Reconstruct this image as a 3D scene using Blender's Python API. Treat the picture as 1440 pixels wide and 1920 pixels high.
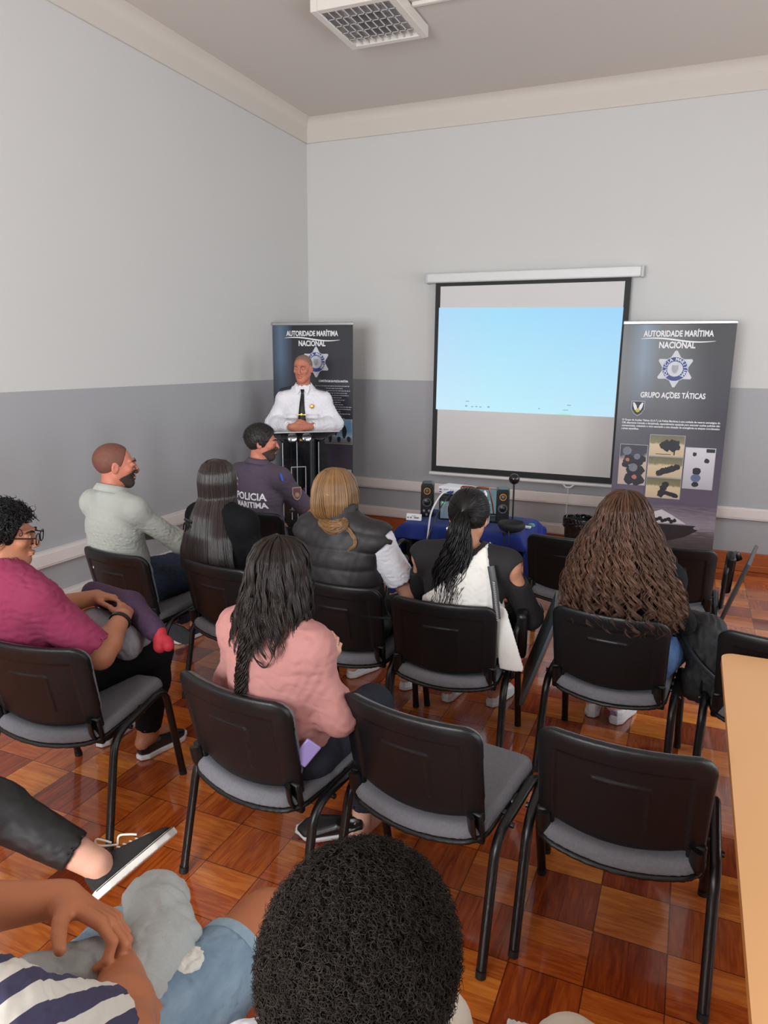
import bpy, bmesh, math, random
import numpy as np
from mathutils import Vector, Matrix, Euler
from mathutils.bvhtree import BVHTree

SC = bpy.context.scene
for _o in list(bpy.data.objects):
    bpy.data.objects.remove(_o)
random.seed(7)
RNG = np.random.default_rng(11)
PI = math.pi

def lin(c):
    return tuple(((x / 255) / 12.92 if x / 255 <= .04045 else ((x / 255 + .055) / 1.055) ** 2.4) for x in c)

# ------------------------------------------------------------------ camera
CAM_LOC = (3.762, -6.809, 1.802)
CAM_YAW, CAM_PITCH, CAM_ROLL = -0.4011, 0.2134, 0.0099
FOCAL_PX = 1344.8
cam_data = bpy.data.cameras.new('camera')
cam = bpy.data.objects.new('camera', cam_data)
SC.collection.objects.link(cam)
_f = np.array([math.sin(CAM_YAW) * math.cos(CAM_PITCH), math.cos(CAM_YAW) * math.cos(CAM_PITCH), -math.sin(CAM_PITCH)])
_r = np.array([math.cos(CAM_YAW), -math.sin(CAM_YAW), 0.])
_u = np.cross(_r, _f)
_r2 = math.cos(CAM_ROLL) * _r + math.sin(CAM_ROLL) * _u
_u2 = -math.sin(CAM_ROLL) * _r + math.cos(CAM_ROLL) * _u
cam.matrix_world = Matrix(((_r2[0], _u2[0], -_f[0], CAM_LOC[0]), (_r2[1], _u2[1], -_f[1], CAM_LOC[1]),
                           (_r2[2], _u2[2], -_f[2], CAM_LOC[2]), (0, 0, 0, 1)))
cam_data.sensor_fit = 'VERTICAL'
cam_data.sensor_height = 24.0
cam_data.lens = FOCAL_PX / 1920 * 24.0
cam_data.clip_start = 0.05
SC.camera = cam

# ------------------------------------------------------------------ view, sky, daylight
SC.view_settings.view_transform = 'Standard'
SC.view_settings.look = 'None'
SC.view_settings.gamma = 1
SC.view_settings.use_curve_mapping = False
SC.view_settings.exposure = 0.0
world = bpy.data.worlds.new('sky')
SC.world = world
world.use_nodes = True
_bg = world.node_tree.nodes['Background']
_bg.inputs[0].default_value = (0.62, 0.78, 1.0, 1)
_bg.inputs[1].default_value = 1.2

ROOM_X, ROOM_Y, ROOM_Z = 6.9, -9.4, 3.86     # far corner left/back is the origin

def window_light(name, loc, rot, sx, sy, energy, col=(1, .97, .93)):
    l = bpy.data.lights.new(name, 'AREA')
    l.shape = 'RECTANGLE'; l.size = sx; l.size_y = sy
    l.energy = energy; l.color = col
    o = bpy.data.objects.new(name, l)
    o.location = loc; o.rotation_euler = rot
    SC.collection.objects.link(o)
    return o

WIN_Y = (-1.75, -4.3, -6.9)      # three tall windows in the right-hand wall
for wy in WIN_Y:
    window_light('window_daylight', (ROOM_X + .32, wy, 1.85), (0, math.radians(90), 0), 2.0, 1.3, 84, (.92, .97, 1))
window_light('window_daylight', (2.2, ROOM_Y - .3, 1.9), (math.radians(-90), 0, PI), 2.6, 1.9, 495, (.95, .985, 1))

# ------------------------------------------------------------------ materials
MATS = {}
def M(name, col, rough=.6, var=.07, scale=18., bump=0., bscale=150., metal=0., spec=.5, island=0., sheen=0., col2=None, coat=0., stretch=None):
    if name in MATS:
        return MATS[name]
    m = bpy.data.materials.new(name); m.use_nodes = True
    nt = m.node_tree; N = nt.nodes; L = nt.links
    b = N['Principled BSDF']
    b.inputs['Roughness'].default_value = rough
    b.inputs['Metallic'].default_value = metal
    b.inputs['Specular IOR Level'].default_value = spec
    if sheen: b.inputs['Sheen Weight'].default_value = sheen
    if coat: b.inputs['Coat Weight'].default_value = coat
    c = np.array(lin(col)); c2 = np.array(lin(col2)) if col2 is not None else None
    tc = N.new('ShaderNodeTexCoord'); nz = N.new('ShaderNodeTexNoise')
    nz.inputs['Scale'].default_value = scale; nz.inputs['Detail'].default_value = 3
    vec = tc.outputs['Object']
    if stretch:
        mp = N.new('ShaderNodeMapping'); mp.inputs['Scale'].default_value = stretch
        L.new(vec, mp.inputs[0]); vec = mp.outputs[0]
    L.new(vec, nz.inputs['Vector'])
    mx = N.new('ShaderNodeMix'); mx.data_type = 'RGBA'
    a_ = c * (1 - var) if c2 is None else c
    b_ = np.minimum(c * (1 + var), 1) if c2 is None else c2
    mx.inputs[6].default_value = (*a_, 1); mx.inputs[7].default_value = (*b_, 1)
    L.new(nz.outputs['Fac'], mx.inputs[0])
    outc = mx.outputs[2]
    if island:
        g = N.new('ShaderNodeNewGeometry')
        h = N.new('ShaderNodeHueSaturation')
        mr = N.new('ShaderNodeMapRange'); mr.inputs[3].default_value = 1 - island; mr.inputs[4].default_value = 1 + island
        L.new(g.outputs['Random Per Island'], mr.inputs[0]); L.new(mr.outputs[0], h.inputs['Value'])
        L.new(outc, h.inputs['Color']); outc = h.outputs[0]
    L.new(outc, b.inputs['Base Color'])
    if bump:
        n2 = N.new('ShaderNodeTexNoise'); n2.inputs['Scale'].default_value = bscale; n2.inputs['Detail'].default_value = 2
        L.new(vec, n2.inputs['Vector'])
        bp = N.new('ShaderNodeBump'); bp.inputs['Strength'].default_value = bump; bp.inputs['Distance'].default_value = .002
        L.new(n2.outputs['Fac'], bp.inputs['Height']); L.new(bp.outputs[0], b.inputs['Normal'])
    MATS[name] = m
    return m

def mat_emit(name, build):
    m = bpy.data.materials.new(name); m.use_nodes = True
    N = m.node_tree.nodes; L = m.node_tree.links
    N.remove(N['Principled BSDF'])
    e = N.new('ShaderNodeEmission'); L.new(e.outputs[0], N['Material Output'].inputs[0])
    build(N, L, e)
    return m

# ------------------------------------------------------------------ object helpers
def link(o, parent=None):
    SC.collection.objects.link(o)
    if parent is not None: o.parent = parent
    return o

def tag(o, label, cat, group=None):
    o['label'] = label; o['category'] = cat
    if group: o['group'] = group
    return o

def thing(name, label, cat, loc=(0, 0, 0), rz=0., group=None):
    o = bpy.data.objects.new(name, None); o.empty_display_size = .1
    o.location = loc; o.rotation_euler = (0, 0, rz)
    link(o); tag(o, label, cat, group)
    return o

def mesh_obj(name, verts, faces, mat, parent=None, smooth=True, angle=None):
    me = bpy.data.meshes.new(name)
    verts = np.asarray(verts, dtype=np.float32)
    if isinstance(faces, np.ndarray) and len(faces):
        k = faces.shape[1]
        me.vertices.add(len(verts)); me.vertices.foreach_set('co', verts.ravel())
        me.loops.add(faces.size); me.loops.foreach_set('vertex_index', faces.astype(np.int32).ravel())
        me.polygons.add(len(faces))
        me.polygons.foreach_set('loop_start', np.arange(0, faces.size, k, dtype=np.int32))
        me.polygons.foreach_set('loop_total', np.full(len(faces), k, dtype=np.int32))
        me.update(calc_edges=True)
    else:
        me.from_pydata([tuple(map(float, v)) for v in verts], [], [tuple(f) for f in faces]); me.update()
    me.polygons.foreach_set('use_smooth', np.full(len(me.polygons), smooth))
    if mat is not None:
        for mm in (mat if isinstance(mat, (list, tuple)) else [mat]): me.materials.append(mm)
    if angle is not None:
        me.set_sharp_from_angle(angle=math.radians(angle))
    return link(bpy.data.objects.new(name, me), parent)

class G:
    """collects simple solids; build() links them as one mesh object"""
    def __init__(s): s.v = []; s.f = []
    def add(s, v, f):
        o = len(s.v); s.v += [tuple(p) for p in v]; s.f += [tuple(i + o for i in q) for q in f]
    def box(s, c, d, rot=None, taper=1.):
        x, y, z = d[0] / 2, d[1] / 2, d[2] / 2
        p = [(-x, -y, -z), (x, -y, -z), (x, y, -z), (-x, y, -z), (-x * taper, -y * taper, z), (x * taper, -y * taper, z), (x * taper, y * taper, z), (-x * taper, y * taper, z)]
        R = (rot if isinstance(rot, Matrix) else Euler(rot).to_matrix()) if rot is not None else Matrix.Identity(3)
        s.add([R @ Vector(q) + Vector(c) for q in p], [(0, 3, 2, 1), (4, 5, 6, 7), (0, 1, 5, 4), (1, 2, 6, 5), (2, 3, 7, 6), (3, 0, 4, 7)])
        return s
    def quad(s, a, b, c, d): s.add([a, b, c, d], [(0, 1, 2, 3)]); return s
    def prism(s, pts, h, M4=None):
        """2D outline (x,z) extruded along -y by h, then transformed"""
        n = len(pts)
        v = [(x, 0, z) for x, z in pts] + [(x, h, z) for x, z in pts]
        f = [tuple(range(n)), tuple(range(2 * n - 1, n - 1, -1))] + [(i, n + i, n + (i + 1) % n, (i + 1) % n) for i in range(n)]
        if M4 is not None: v = [M4 @ Vector(p) for p in v]
        s.add(v, f); return s
    def tube(s, pts, r, n=10, flat=None, up=(0, 0, 1)):
        pts = [Vector(p) for p in pts]; m = len(pts)
        rr = r if hasattr(r, '__len__') else [r] * m
        rings = []; ref = Vector(up)
        for i, p in enumerate(pts):
            t = (pts[min(i + 1, m - 1)] - pts[max(i - 1, 0)]).normalized()
            a = ref - t * ref.dot(t)
            if a.length < 1e-3: a = Vector((1, 0, 0)) - t * t.x
            a.normalize(); b = t.cross(a)
            ref = a
            fa, fb = flat if flat else (1, 1)
            rings.append([p + a * math.cos(q) * rr[i] * fa + b * math.sin(q) * rr[i] * fb for q in [2 * PI * k / n for k in range(n)]])
        v = [q for R in rings for q in R]; f = []
        for i in range(m - 1):
            for k in range(n):
                f.append((i * n + k, i * n + (k + 1) % n, (i + 1) * n + (k + 1) % n, (i + 1) * n + k))
        f.append(tuple(range(n - 1, -1, -1))); f.append(tuple((m - 1) * n + k for k in range(n)))
        s.add(v, f); return s
    def lathe(s, prof, c=(0, 0, 0), n=24, rot=None):
        R = Euler(rot).to_matrix() if rot is not None else Matrix.Identity(3); c = Vector(c)
        v = []; f = []
        for r, z in prof:
            for k in range(n):
                a = 2 * PI * k / n; v.append(R @ Vector((r * math.cos(a), r * math.sin(a), z)) + c)
        for i in range(len(prof) - 1):
            for k in range(n):
                f.append((i * n + k, i * n + (k + 1) % n, (i + 1) * n + (k + 1) % n, (i + 1) * n + k))
        f.append(tuple(range(n - 1, -1, -1))); f.append(tuple((len(prof) - 1) * n + k for k in range(n)))
        s.add(v, f); return s
    def build(s, name, mat, parent=None, bevel=0, smooth=True, angle=40, seg=2):
        o = mesh_obj(name, s.v, s.f, mat, parent, smooth)
        if bevel:
            md = o.modifiers.new('bevel', 'BEVEL'); md.width = bevel; md.segments = seg; md.limit_method = 'ANGLE'; md.angle_limit = math.radians(35)
            md.harden_normals = False
        o.data.set_sharp_from_angle(angle=math.radians(angle))
        return o

def struct(o):
    o['kind'] = 'structure'; return o

def fillet(pts, rad, seg=6):
    pts = [Vector(p) for p in pts]; out = [pts[0]]
    for i in range(1, len(pts) - 1):
        p, a, b = pts[i], pts[i - 1], pts[i + 1]
        r = min(rad, (a - p).length * .48, (b - p).length * .48)
        A = p + (a - p).normalized() * r; B = p + (b - p).normalized() * r
        for k in range(seg + 1):
            t = k / seg; out.append((1 - t) ** 2 * A + 2 * t * (1 - t) * p + t * t * B)
    out.append(pts[-1]); return out

def smooth_path(pts, n):
    """Catmull-Rom through pts, n samples"""
    P = np.asarray(pts, float); m = len(P)
    Q = np.vstack([2 * P[0] - P[1], P, 2 * P[-1] - P[-2]])
    t = np.linspace(0, m - 1 - 1e-6, n); i = t.astype(int); u = (t - i)[:, None]
    a, b, c, d = Q[i], Q[i + 1], Q[i + 2], Q[i + 3]
    return .5 * ((2 * b) + (-a + c) * u + (2 * a - 5 * b + 4 * c - d) * u ** 2 + (-a + 3 * b - 3 * c + d) * u ** 3)

def strands(name, S, rad, mat, parent, n=4, taper=True):
    """S (s,k,3) strand points -> one mesh of thin tubes"""
    S = np.asarray(S, float); s, k, _ = S.shape
    T = np.gradient(S, axis=1); T /= np.linalg.norm(T, axis=2, keepdims=True) + 1e-9
    ref = np.array([.31, .87, .38]); A = np.cross(T, ref); A /= np.linalg.norm(A, axis=2, keepdims=True) + 1e-9
    B = np.cross(T, A)
    t = np.linspace(0, 1, k)
    w = np.where(t > .7, 1 - (t - .7) / .3 * .8, 1.) if taper else np.ones(k)
    R = np.broadcast_to(np.asarray(rad, float).reshape(-1, 1), (s, 1)) * w
    ang = np.arange(n) * 2 * PI / n
    V = S[:, :, None, :] + R[:, :, None, None] * (A[:, :, None, :] * np.cos(ang)[:, None] + B[:, :, None, :] * np.sin(ang)[:, None])
    idx = np.arange(s * k * n).reshape(s, k, n); nx = np.roll(idx, -1, axis=2)
    F = np.stack([idx[:, :-1], nx[:, :-1], nx[:, 1:], idx[:, 1:]], -1).reshape(-1, 4)
    return mesh_obj(name, V.reshape(-1, 3), F, mat, parent)

# ------------------------------------------------------------------ implicit surfaces -> meshes
def _v(a): return np.asarray(a, dtype=np.float32)
class SDF:
    def __init__(s): s.p = []; s.disp = None; s.damp = 0.
    def cap(s, a, b, ra, rb=None, k=.02, squash=None, op='u'):
        a, b = _v(a), _v(b); rb = ra if rb is None else rb
        ba = b - a; L2 = float(ba @ ba) + 1e-9
        if squash is not None:
            n = _v(squash[0]); n = n / np.linalg.norm(n); q = 1 / squash[1] - 1; c = (a + b) / 2
        def f(P):
            if squash is not None: P = P + q * ((P - c) @ n)[..., None] * n
            pa = P - a; h = np.clip((pa @ ba) / L2, 0, 1)
            d = pa - h[..., None] * ba
            return np.sqrt((d * d).sum(-1)) - (ra + (rb - ra) * h)
        R = max(ra, rb) + .02
        s.p.append((op, f, k, np.minimum(a, b) - R, np.maximum(a, b) + R)); return s
    def ell(s, c, r, rot=None, k=.02, op='u'):
        c = _v(c); r = _v(r); Rm = _v(rot) if rot is not None else None
        def f(P):
            q = P - c
            if Rm is not None: q = q @ Rm
            k0 = np.sqrt(((q / r) ** 2).sum(-1)); k1 = np.sqrt(((q / (r * r)) ** 2).sum(-1)) + 1e-6
            return np.where(k0 < 1e-4, -r.min(), k0 * (k0 - 1) / k1)
        R = r.max() + .01
        s.p.append((op, f, k, c - R, c + R)); return s
    def box(s, c, d, rot=None, rad=.01, k=.01, op='u'):
        c = _v(c); hd = _v(d) / 2 - rad; Rm = _v(rot) if rot is not None else None
        def f(P):
            q = P - c
            if Rm is not None: q = q @ Rm
            q = np.abs(q) - hd
            return np.sqrt((np.maximum(q, 0) ** 2).sum(-1)) + np.minimum(q.max(-1), 0) - rad
        R = float(np.linalg.norm(_v(d)) / 2) + .01
        s.p.append((op, f, k, c - R, c + R)); return s
    def fn(s, f, lo=None, hi=None, k=.01, op='u'):
        s.p.append((op, f, k, None if lo is None else _v(lo), None if hi is None else _v(hi))); return s
    def plane(s, pt, n, k=.004, op='i'):
        """keep the side the normal points away from"""
        pt = _v(pt); n = _v(n); n = n / np.linalg.norm(n)
        return s.fn(lambda P: (P - pt) @ n, k=k, op=op)
    def mesh(s, h, lo=None, hi=None):
        los = [p[3] for p in s.p if p[0] == 'u' and p[3] is not None]; his = [p[4] for p in s.p if p[0] == 'u' and p[4] is not None]
        lo = np.min(los, 0) - 2 * h - s.damp if lo is None else _v(lo)
        hi = np.max(his, 0) + 2 * h + s.damp if hi is None else _v(hi)
        B = 8
        nb = np.maximum(np.ceil((hi - lo) / (h * B)).astype(int), 1)
        n = nb * B
        cx = [lo[i] + (np.arange(nb[i]) + .5) * B * h - .5 * h for i in range(3)]
        C = np.stack(np.meshgrid(*cx, indexing='ij'), -1).reshape(-1, 3).astype(np.float32)
        Rb = B * h * .9
        cd = []; D = np.full(len(C), 10., np.float32)
        for op, f, k, _, _ in s.p:
            x = f(C).astype(np.float32); cd.append(x)
            if op == 'u':
                if k > 0:
                    hh = np.clip(.5 + .5 * (D - x) / k, 0, 1); D = D + (x - D) * hh - k * hh * (1 - hh)
                else: D = np.minimum(D, x)
            elif op == 'i': D = np.maximum(D, x)
            else: D = np.maximum(D, -x)
        act = np.nonzero(np.abs(D) < Rb * 1.25 + s.damp)[0]
        vol = np.repeat(np.repeat(np.repeat(np.where(D > 0, 1., -1.).astype(np.float32).reshape(nb), B, 0), B, 1), B, 2)
        if len(act) == 0: return np.zeros((0, 3)), np.zeros((0, 4), int)
        off = (np.stack(np.meshgrid(*[np.arange(B)] * 3, indexing='ij'), -1).reshape(-1, 3) - (B - 1) / 2).astype(np.float32) * h
        val = np.full((len(act), B ** 3), 10., np.float32)
        Umin = np.full(len(act), 10., np.float32)
        for (op, f, k, _, _), x in zip(s.p, cd):
            if op == 'u': Umin = np.minimum(Umin, x[act])
        for (op, f, k, _, _), x in zip(s.p, cd):
            xa = x[act]
            if op == 'u': sel = np.nonzero(xa < Umin + 2.2 * Rb + k)[0]
            elif op == 'i': sel = np.nonzero(xa > -2.0 * Rb)[0]
            else: sel = np.nonzero(xa < 2.0 * Rb)[0]
            if len(sel) == 0: continue
            for c0 in range(0, len(sel), 600):
                sl = sel[c0:c0 + 600]
                P = C[act[sl]][:, None, :] + off[None]
                y = f(P).astype(np.float32); d = val[sl]
                if op == 'u':
                    if k > 0:
                        hh = np.clip(.5 + .5 * (d - y) / k, 0, 1); d = d + (y - d) * hh - k * hh * (1 - hh)
                    else: d = np.minimum(d, y)
                else:
                    y = y if op == 'i' else -y
                    if k > 0:
                        hh = np.clip(.5 - .5 * (d - y) / k, 0, 1); d = d + (y - d) * hh + k * hh * (1 - hh)
                    else: d = np.maximum(d, y)
                val[sl] = d
        if s.disp is not None:
            for c0 in range(0, len(act), 600):
                P = C[act[c0:c0 + 600]][:, None, :] + off[None]
                val[c0:c0 + 600] += s.disp(P).astype(np.float32)
        v6 = vol.reshape(nb[0], B, nb[1], B, nb[2], B)
        bi = np.unravel_index(act, nb)
        v6[bi[0], :, bi[1], :, bi[2], :] = val.reshape(-1, B, B, B)
        vol = v6.reshape(n)
        vol[0] = vol[-1] = 1; vol[:, 0] = vol[:, -1] = 1; vol[:, :, 0] = vol[:, :, -1] = 1
        return surface_nets(vol, lo + 0 * h, h)

def surface_nets(vol, lo, h):
    neg = vol < 0
    a = neg[:-1, :-1, :-1]; cnt = np.zeros(a.shape, np.uint8)
    cs = [(i, j, k) for i in (0, 1) for j in (0, 1) for k in (0, 1)]
    sh = a.shape
    for i, j, k in cs: cnt += neg[i:i + sh[0], j:j + sh[1], k:k + sh[2]]
    act = (cnt > 0) & (cnt < 8)
    I = np.argwhere(act)
    if len(I) == 0: return np.zeros((0, 3)), np.zeros((0, 4), int)
    idx = np.full(sh, -1, np.int32); idx[act] = np.arange(len(I))
    cv = np.stack([vol[I[:, 0] + i, I[:, 1] + j, I[:, 2] + k] for i, j, k in cs], 1)
    acc = np.zeros((len(I), 3)); num = np.zeros(len(I))
    for p in range(8):
        for q in range(p + 1, 8):
            dp = np.array(cs[q]) - np.array(cs[p])
            if np.abs(dp).sum() != 1: continue
            x, y = cv[:, p], cv[:, q]; m = (x < 0) != (y < 0)
            t = np.where(m, x / np.where(m, x - y, 1), 0)
            acc += np.where(m[:, None], np.array(cs[p]) + t[:, None] * dp, 0); num += m
    V = (I + acc / num[:, None]) * h + lo
    F = []
    for ax in range(3):
        b, c = (ax + 1) % 3, (ax + 2) % 3
        s0 = [slice(None)] * 3; s1 = [slice(None)] * 3; s0[ax] = slice(0, -1); s1[ax] = slice(1, None)
        n0, n1 = neg[tuple(s0)], neg[tuple(s1)]
        E = np.argwhere(n0 != n1)
        ok = (E[:, b] > 0) & (E[:, c] > 0) & (E[:, b] < sh[b]) & (E[:, c] < sh[c]) & (E[:, ax] < sh[ax])
        E = E[ok]; fl = n0[tuple(E.T)]
        def at(db, dc):
            Q = E.copy(); Q[:, b] -= db; Q[:, c] -= dc; return idx[tuple(Q.T)]
        q = np.stack([at(0, 0), at(1, 0), at(1, 1), at(0, 1)], 1)
        q[~fl] = q[~fl][:, ::-1]
        F.append(q[:, ::1])
    F = np.vstack(F); F = F[(F >= 0).all(1)]
    return V, F

def sdf_obj(name, s, h, mat, parent=None, relax=1, **kw):
    V, F = s.mesh(h, **kw)
    V = relax_mesh(V, F, relax)
    return mesh_obj(name, V, F, mat, parent)

def relax_mesh(V, F, it=1, lam=.5):
    if len(V) == 0: return V
    for _ in range(it):
        S = np.zeros_like(V); c = np.zeros(len(V))
        for i in range(4):
            for j in (1, 3):
                np.add.at(S, F[:, i], V[F[:, (i + j) % 4]]); np.add.at(c, F[:, i], 1)
        V = V + lam * (S / np.maximum(c, 1)[:, None] - V)
    return V

def wob(P, f, seed=0):
    """cheap smooth pseudo-noise in -1..1"""
    r = np.random.default_rng(seed); out = 0; f = f * 2.2
    for i in range(4):
        d = r.normal(size=3); d /= np.linalg.norm(d); e = r.normal(size=3); e /= np.linalg.norm(e)
        out = out + np.sin((P @ d.astype(np.float32)) * f * (1 + .35 * i) + 2.2 * np.sin((P @ e.astype(np.float32)) * f * .6 + i) + r.uniform(0, 6))
    return out / 4

def text_mesh(txt, size, bold=0., ext=.0008, spacing=1., align='CENTER', shear=0.):
    """verts/faces of a line of text in the XY plane (baseline y=0)"""
    cu = bpy.data.curves.new('lettering', 'FONT'); cu.body = txt; cu.size = size
    cu.offset = bold; cu.extrude = ext; cu.space_character = spacing; cu.align_x = align; cu.shear = shear
    cu.resolution_u = 3
    o = bpy.data.objects.new('lettering', cu); SC.collection.objects.link(o)
    dg = bpy.context.evaluated_depsgraph_get()
    me = bpy.data.meshes.new_from_object(o.evaluated_get(dg))
    v = [tuple(x.co) for x in me.vertices]; f = [tuple(p.vertices) for p in me.polygons]
    bpy.data.objects.remove(o); bpy.data.curves.remove(cu); bpy.data.meshes.remove(me)
    return v, f
# ------------------------------------------------------------------ room shell
PAINT_UP = M('upper_wall_paint', (202, 201, 199), .75, .02, 1.4, .12, 60)
PAINT_LOW = M('lower_wall_paint', (160, 160, 163), .55, .025, 1.2, .1, 60)
CEIL_P = M('ceiling_paint', (206, 199, 192), .85, .02, .8, .1, 40)
TRUNK = M('white_trunking_plastic', (214, 206, 202), .45, .02, 3)

def floor_material():
    m = bpy.data.materials.new('basket_parquet'); m.use_nodes = True
    nt = m.node_tree; N = nt.nodes; L = nt.links; b = N['Principled BSDF']
    def mth(op, a, b_=None, c=None):
        n = N.new('ShaderNodeMath'); n.operation = op
        for i, x in enumerate((a, b_, c)):
            if x is None: continue
            if isinstance(x, (int, float)): n.inputs[i].default_value = x
            else: L.new(x, n.inputs[i])
        return n.outputs[0]
    tc = N.new('ShaderNodeTexCoord'); sp = N.new('ShaderNodeSeparateXYZ'); L.new(tc.outputs['Object'], sp.inputs[0])
    S = 0.2235
    X = mth('DIVIDE', mth('SUBTRACT', sp.outputs[0], 3.624), S); Y = mth('DIVIDE', mth('ADD', sp.outputs[1], 4.725), .2275)
    ix, iy = mth('FLOOR', X), mth('FLOOR', Y)
    fx, fy = mth('SUBTRACT', X, ix), mth('SUBTRACT', Y, iy)
    par = mth('FLOORED_MODULO', mth('ADD', ix, iy), 2.0)
    mixf = lambda a, c: mth('ADD', mth('MULTIPLY', a, mth('SUBTRACT', 1.0, par)), mth('MULTIPLY', c, par))
    along, across = mixf(fx, fy), mixf(fy, fx)
    wn0 = N.new('ShaderNodeTexWhiteNoise'); cv0 = N.new('ShaderNodeCombineXYZ'); L.new(ix, cv0.inputs[0]); L.new(iy, cv0.inputs[1]); L.new(cv0.outputs[0], wn0.inputs[0])
    nst = mth('ADD', 2.0, mth('FLOOR', mth('MULTIPLY', wn0.outputs[0], 2.99)))
    st = mth('FLOOR', mth('MULTIPLY', across, nst)); sf = mth('FRACT', mth('MULTIPLY', across, nst))
    cv = N.new('ShaderNodeCombineXYZ'); L.new(ix, cv.inputs[0]); L.new(iy, cv.inputs[1]); L.new(st, cv.inputs[2])
    wn = N.new('ShaderNodeTexWhiteNoise'); L.new(cv.outputs[0], wn.inputs[0])
    rnd = mth('ADD', mth('MULTIPLY', wn0.outputs[0], .45), mth('MULTIPLY', wn.outputs[0], .5))
    tone = mth('ADD', mth('MULTIPLY', rnd, .62), mth('MULTIPLY', mth('SUBTRACT', 1.0, par), .36))
    gv = N.new('ShaderNodeCombineXYZ')
    L.new(mth('MULTIPLY', along, 1.1), gv.inputs[0]); L.new(mth('MULTIPLY', across, 9.0), gv.inputs[1]); L.new(mth('MULTIPLY', wn.outputs[0], 60.0), gv.inputs[2])
    nz = N.new('ShaderNodeTexNoise'); nz.inputs['Scale'].default_value = 1.6; nz.inputs['Detail'].default_value = 5; nz.inputs['Distortion'].default_value = .8
    L.new(gv.outputs[0], nz.inputs['Vector'])
    grain = mth('MULTIPLY', mth('SUBTRACT', nz.outputs['Fac'], .5), .95)
    cr = N.new('ShaderNodeValToRGB'); L.new(mth('ADD', tone, grain), cr.inputs[0])
    e = cr.color_ramp.elements
    e[0].position = 0.0; e[0].color = (*lin((120, 44, 14)), 1); e[1].position = 1.0; e[1].color = (*lin((226, 142, 60)), 1)
    for pz, c in ((.3, (158, 68, 24)), (.55, (186, 94, 34)), (.8, (210, 120, 46))):
        q = cr.color_ramp.elements.new(pz); q.color = (*lin(c), 1)
    edge = lambda f, w: mth('LESS_THAN', mth('MINIMUM', f, mth('SUBTRACT', 1.0, f)), w)
    gap = mth('MAXIMUM', mth('MAXIMUM', edge(fx, .008), edge(fy, .008)), mth('MULTIPLY', edge(sf, .012), .45))
    mx = N.new('ShaderNodeMix'); mx.data_type = 'RGBA'; L.new(mth('MULTIPLY', gap, .8), mx.inputs[0]); L.new(cr.outputs[0], mx.inputs[6]); mx.inputs[7].default_value = (*lin((50, 20, 8)), 1)
    L.new(mx.outputs[2], b.inputs['Base Color'])
    rn = N.new('ShaderNodeTexNoise'); rn.inputs['Scale'].default_value = 5; L.new(tc.outputs['Object'], rn.inputs['Vector'])
    L.new(mth('ADD', .16, mth('MULTIPLY', rn.outputs['Fac'], .16)), b.inputs['Roughness'])
    bp = N.new('ShaderNodeBump'); bp.inputs['Strength'].default_value = .12; bp.inputs['Distance'].default_value = .002
    L.new(mth('ADD', mth('MULTIPLY', gap, -1.0), mth('MULTIPLY', wn.outputs[0], .6)), bp.inputs['Height']); L.new(bp.outputs[0], b.inputs['Normal'])
    b.inputs['Coat Weight'].default_value = .8; b.inputs['Coat Roughness'].default_value = .07
    return m
FLOOR_M = floor_material()

WX, WY, CZ = ROOM_X, ROOM_Y, 4.075
T = .25
struct(G().box((WX / 2, WY / 2, -.05), (WX + 2 * T, -WY + 2 * T, .1)).build('floor', FLOOR_M))
struct(G().box((WX / 2, WY / 2, CZ + .1), (WX + 2 * T, -WY + 2 * T, .2)).build('ceiling', CEIL_P))
def two_tone(name, boxes):
    """boxes: list of (centre,size); faces below 1.573 m are grey paint"""
    g = G()
    for (c, d) in boxes:
        z0, z1 = c[2] - d[2] / 2, c[2] + d[2] / 2
        for a, b in ((z0, min(z1, 1.573)), (max(z0, 1.573), z1)):
            if b - a > 1e-3: g.box((c[0], c[1], (a + b) / 2), (d[0], d[1], b - a))
    o = g.build(name, [PAINT_LOW, PAINT_UP])
    for p in o.data.polygons: p.material_index = 0 if p.center.z < 1.5725 else 1
    return struct(o)
two_tone('wall_left', [((-T / 2, WY / 2, CZ / 2), (T, -WY, CZ))])
two_tone('wall_back', [((WX / 2, T / 2, CZ / 2), (WX + 2 * T, T, CZ))])
# right wall with three window openings, z .95..2.95
segs = []; y = 0.
for wy in WIN_Y:
    segs.append(((WX + T / 2, (y + wy + .65) / 2, CZ / 2), (T, y - wy - .65, CZ)))
    segs.append(((WX + T / 2, wy, .425), (T, 1.3, .85))); segs.append(((WX + T / 2, wy, (2.85 + CZ) / 2), (T, 1.3, CZ - 2.85)))
    y = wy - .65
segs.append(((WX + T / 2, (y + WY) / 2, CZ / 2), (T, y - WY, CZ)))
two_tone('wall_right', segs)
# wall behind the camera with one wide window
two_tone('wall_front', [((.45, WY - T / 2, CZ / 2), (.9, T, CZ)), ((2.2, WY - T / 2, .475), (2.6, T, .95)), ((2.2, WY - T / 2, (2.85 + CZ) / 2), (2.6, T, CZ - 2.85)),
                        (((3.5 + WX) / 2, WY - T / 2, CZ / 2), (WX - 3.5, T, CZ))])
WFR = M('white_window_paint', (226, 224, 220), .4, .02)
GLASS = bpy.data.materials.new('window_glass'); GLASS.use_nodes = True
_n = GLASS.node_tree.nodes; _l = GLASS.node_tree.links; _n.remove(_n['Principled BSDF'])
_t = _n.new('ShaderNodeBsdfTransparent'); _g = _n.new('ShaderNodeBsdfGlossy'); _g.inputs['Roughness'].default_value = .02; _m = _n.new('ShaderNodeMixShader'); _m.inputs[0].default_value = .06
_l.new(_t.outputs[0], _m.inputs[1]); _l.new(_g.outputs[0], _m.inputs[2]); _l.new(_m.outputs[0], _n['Material Output'].inputs[0])
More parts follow.
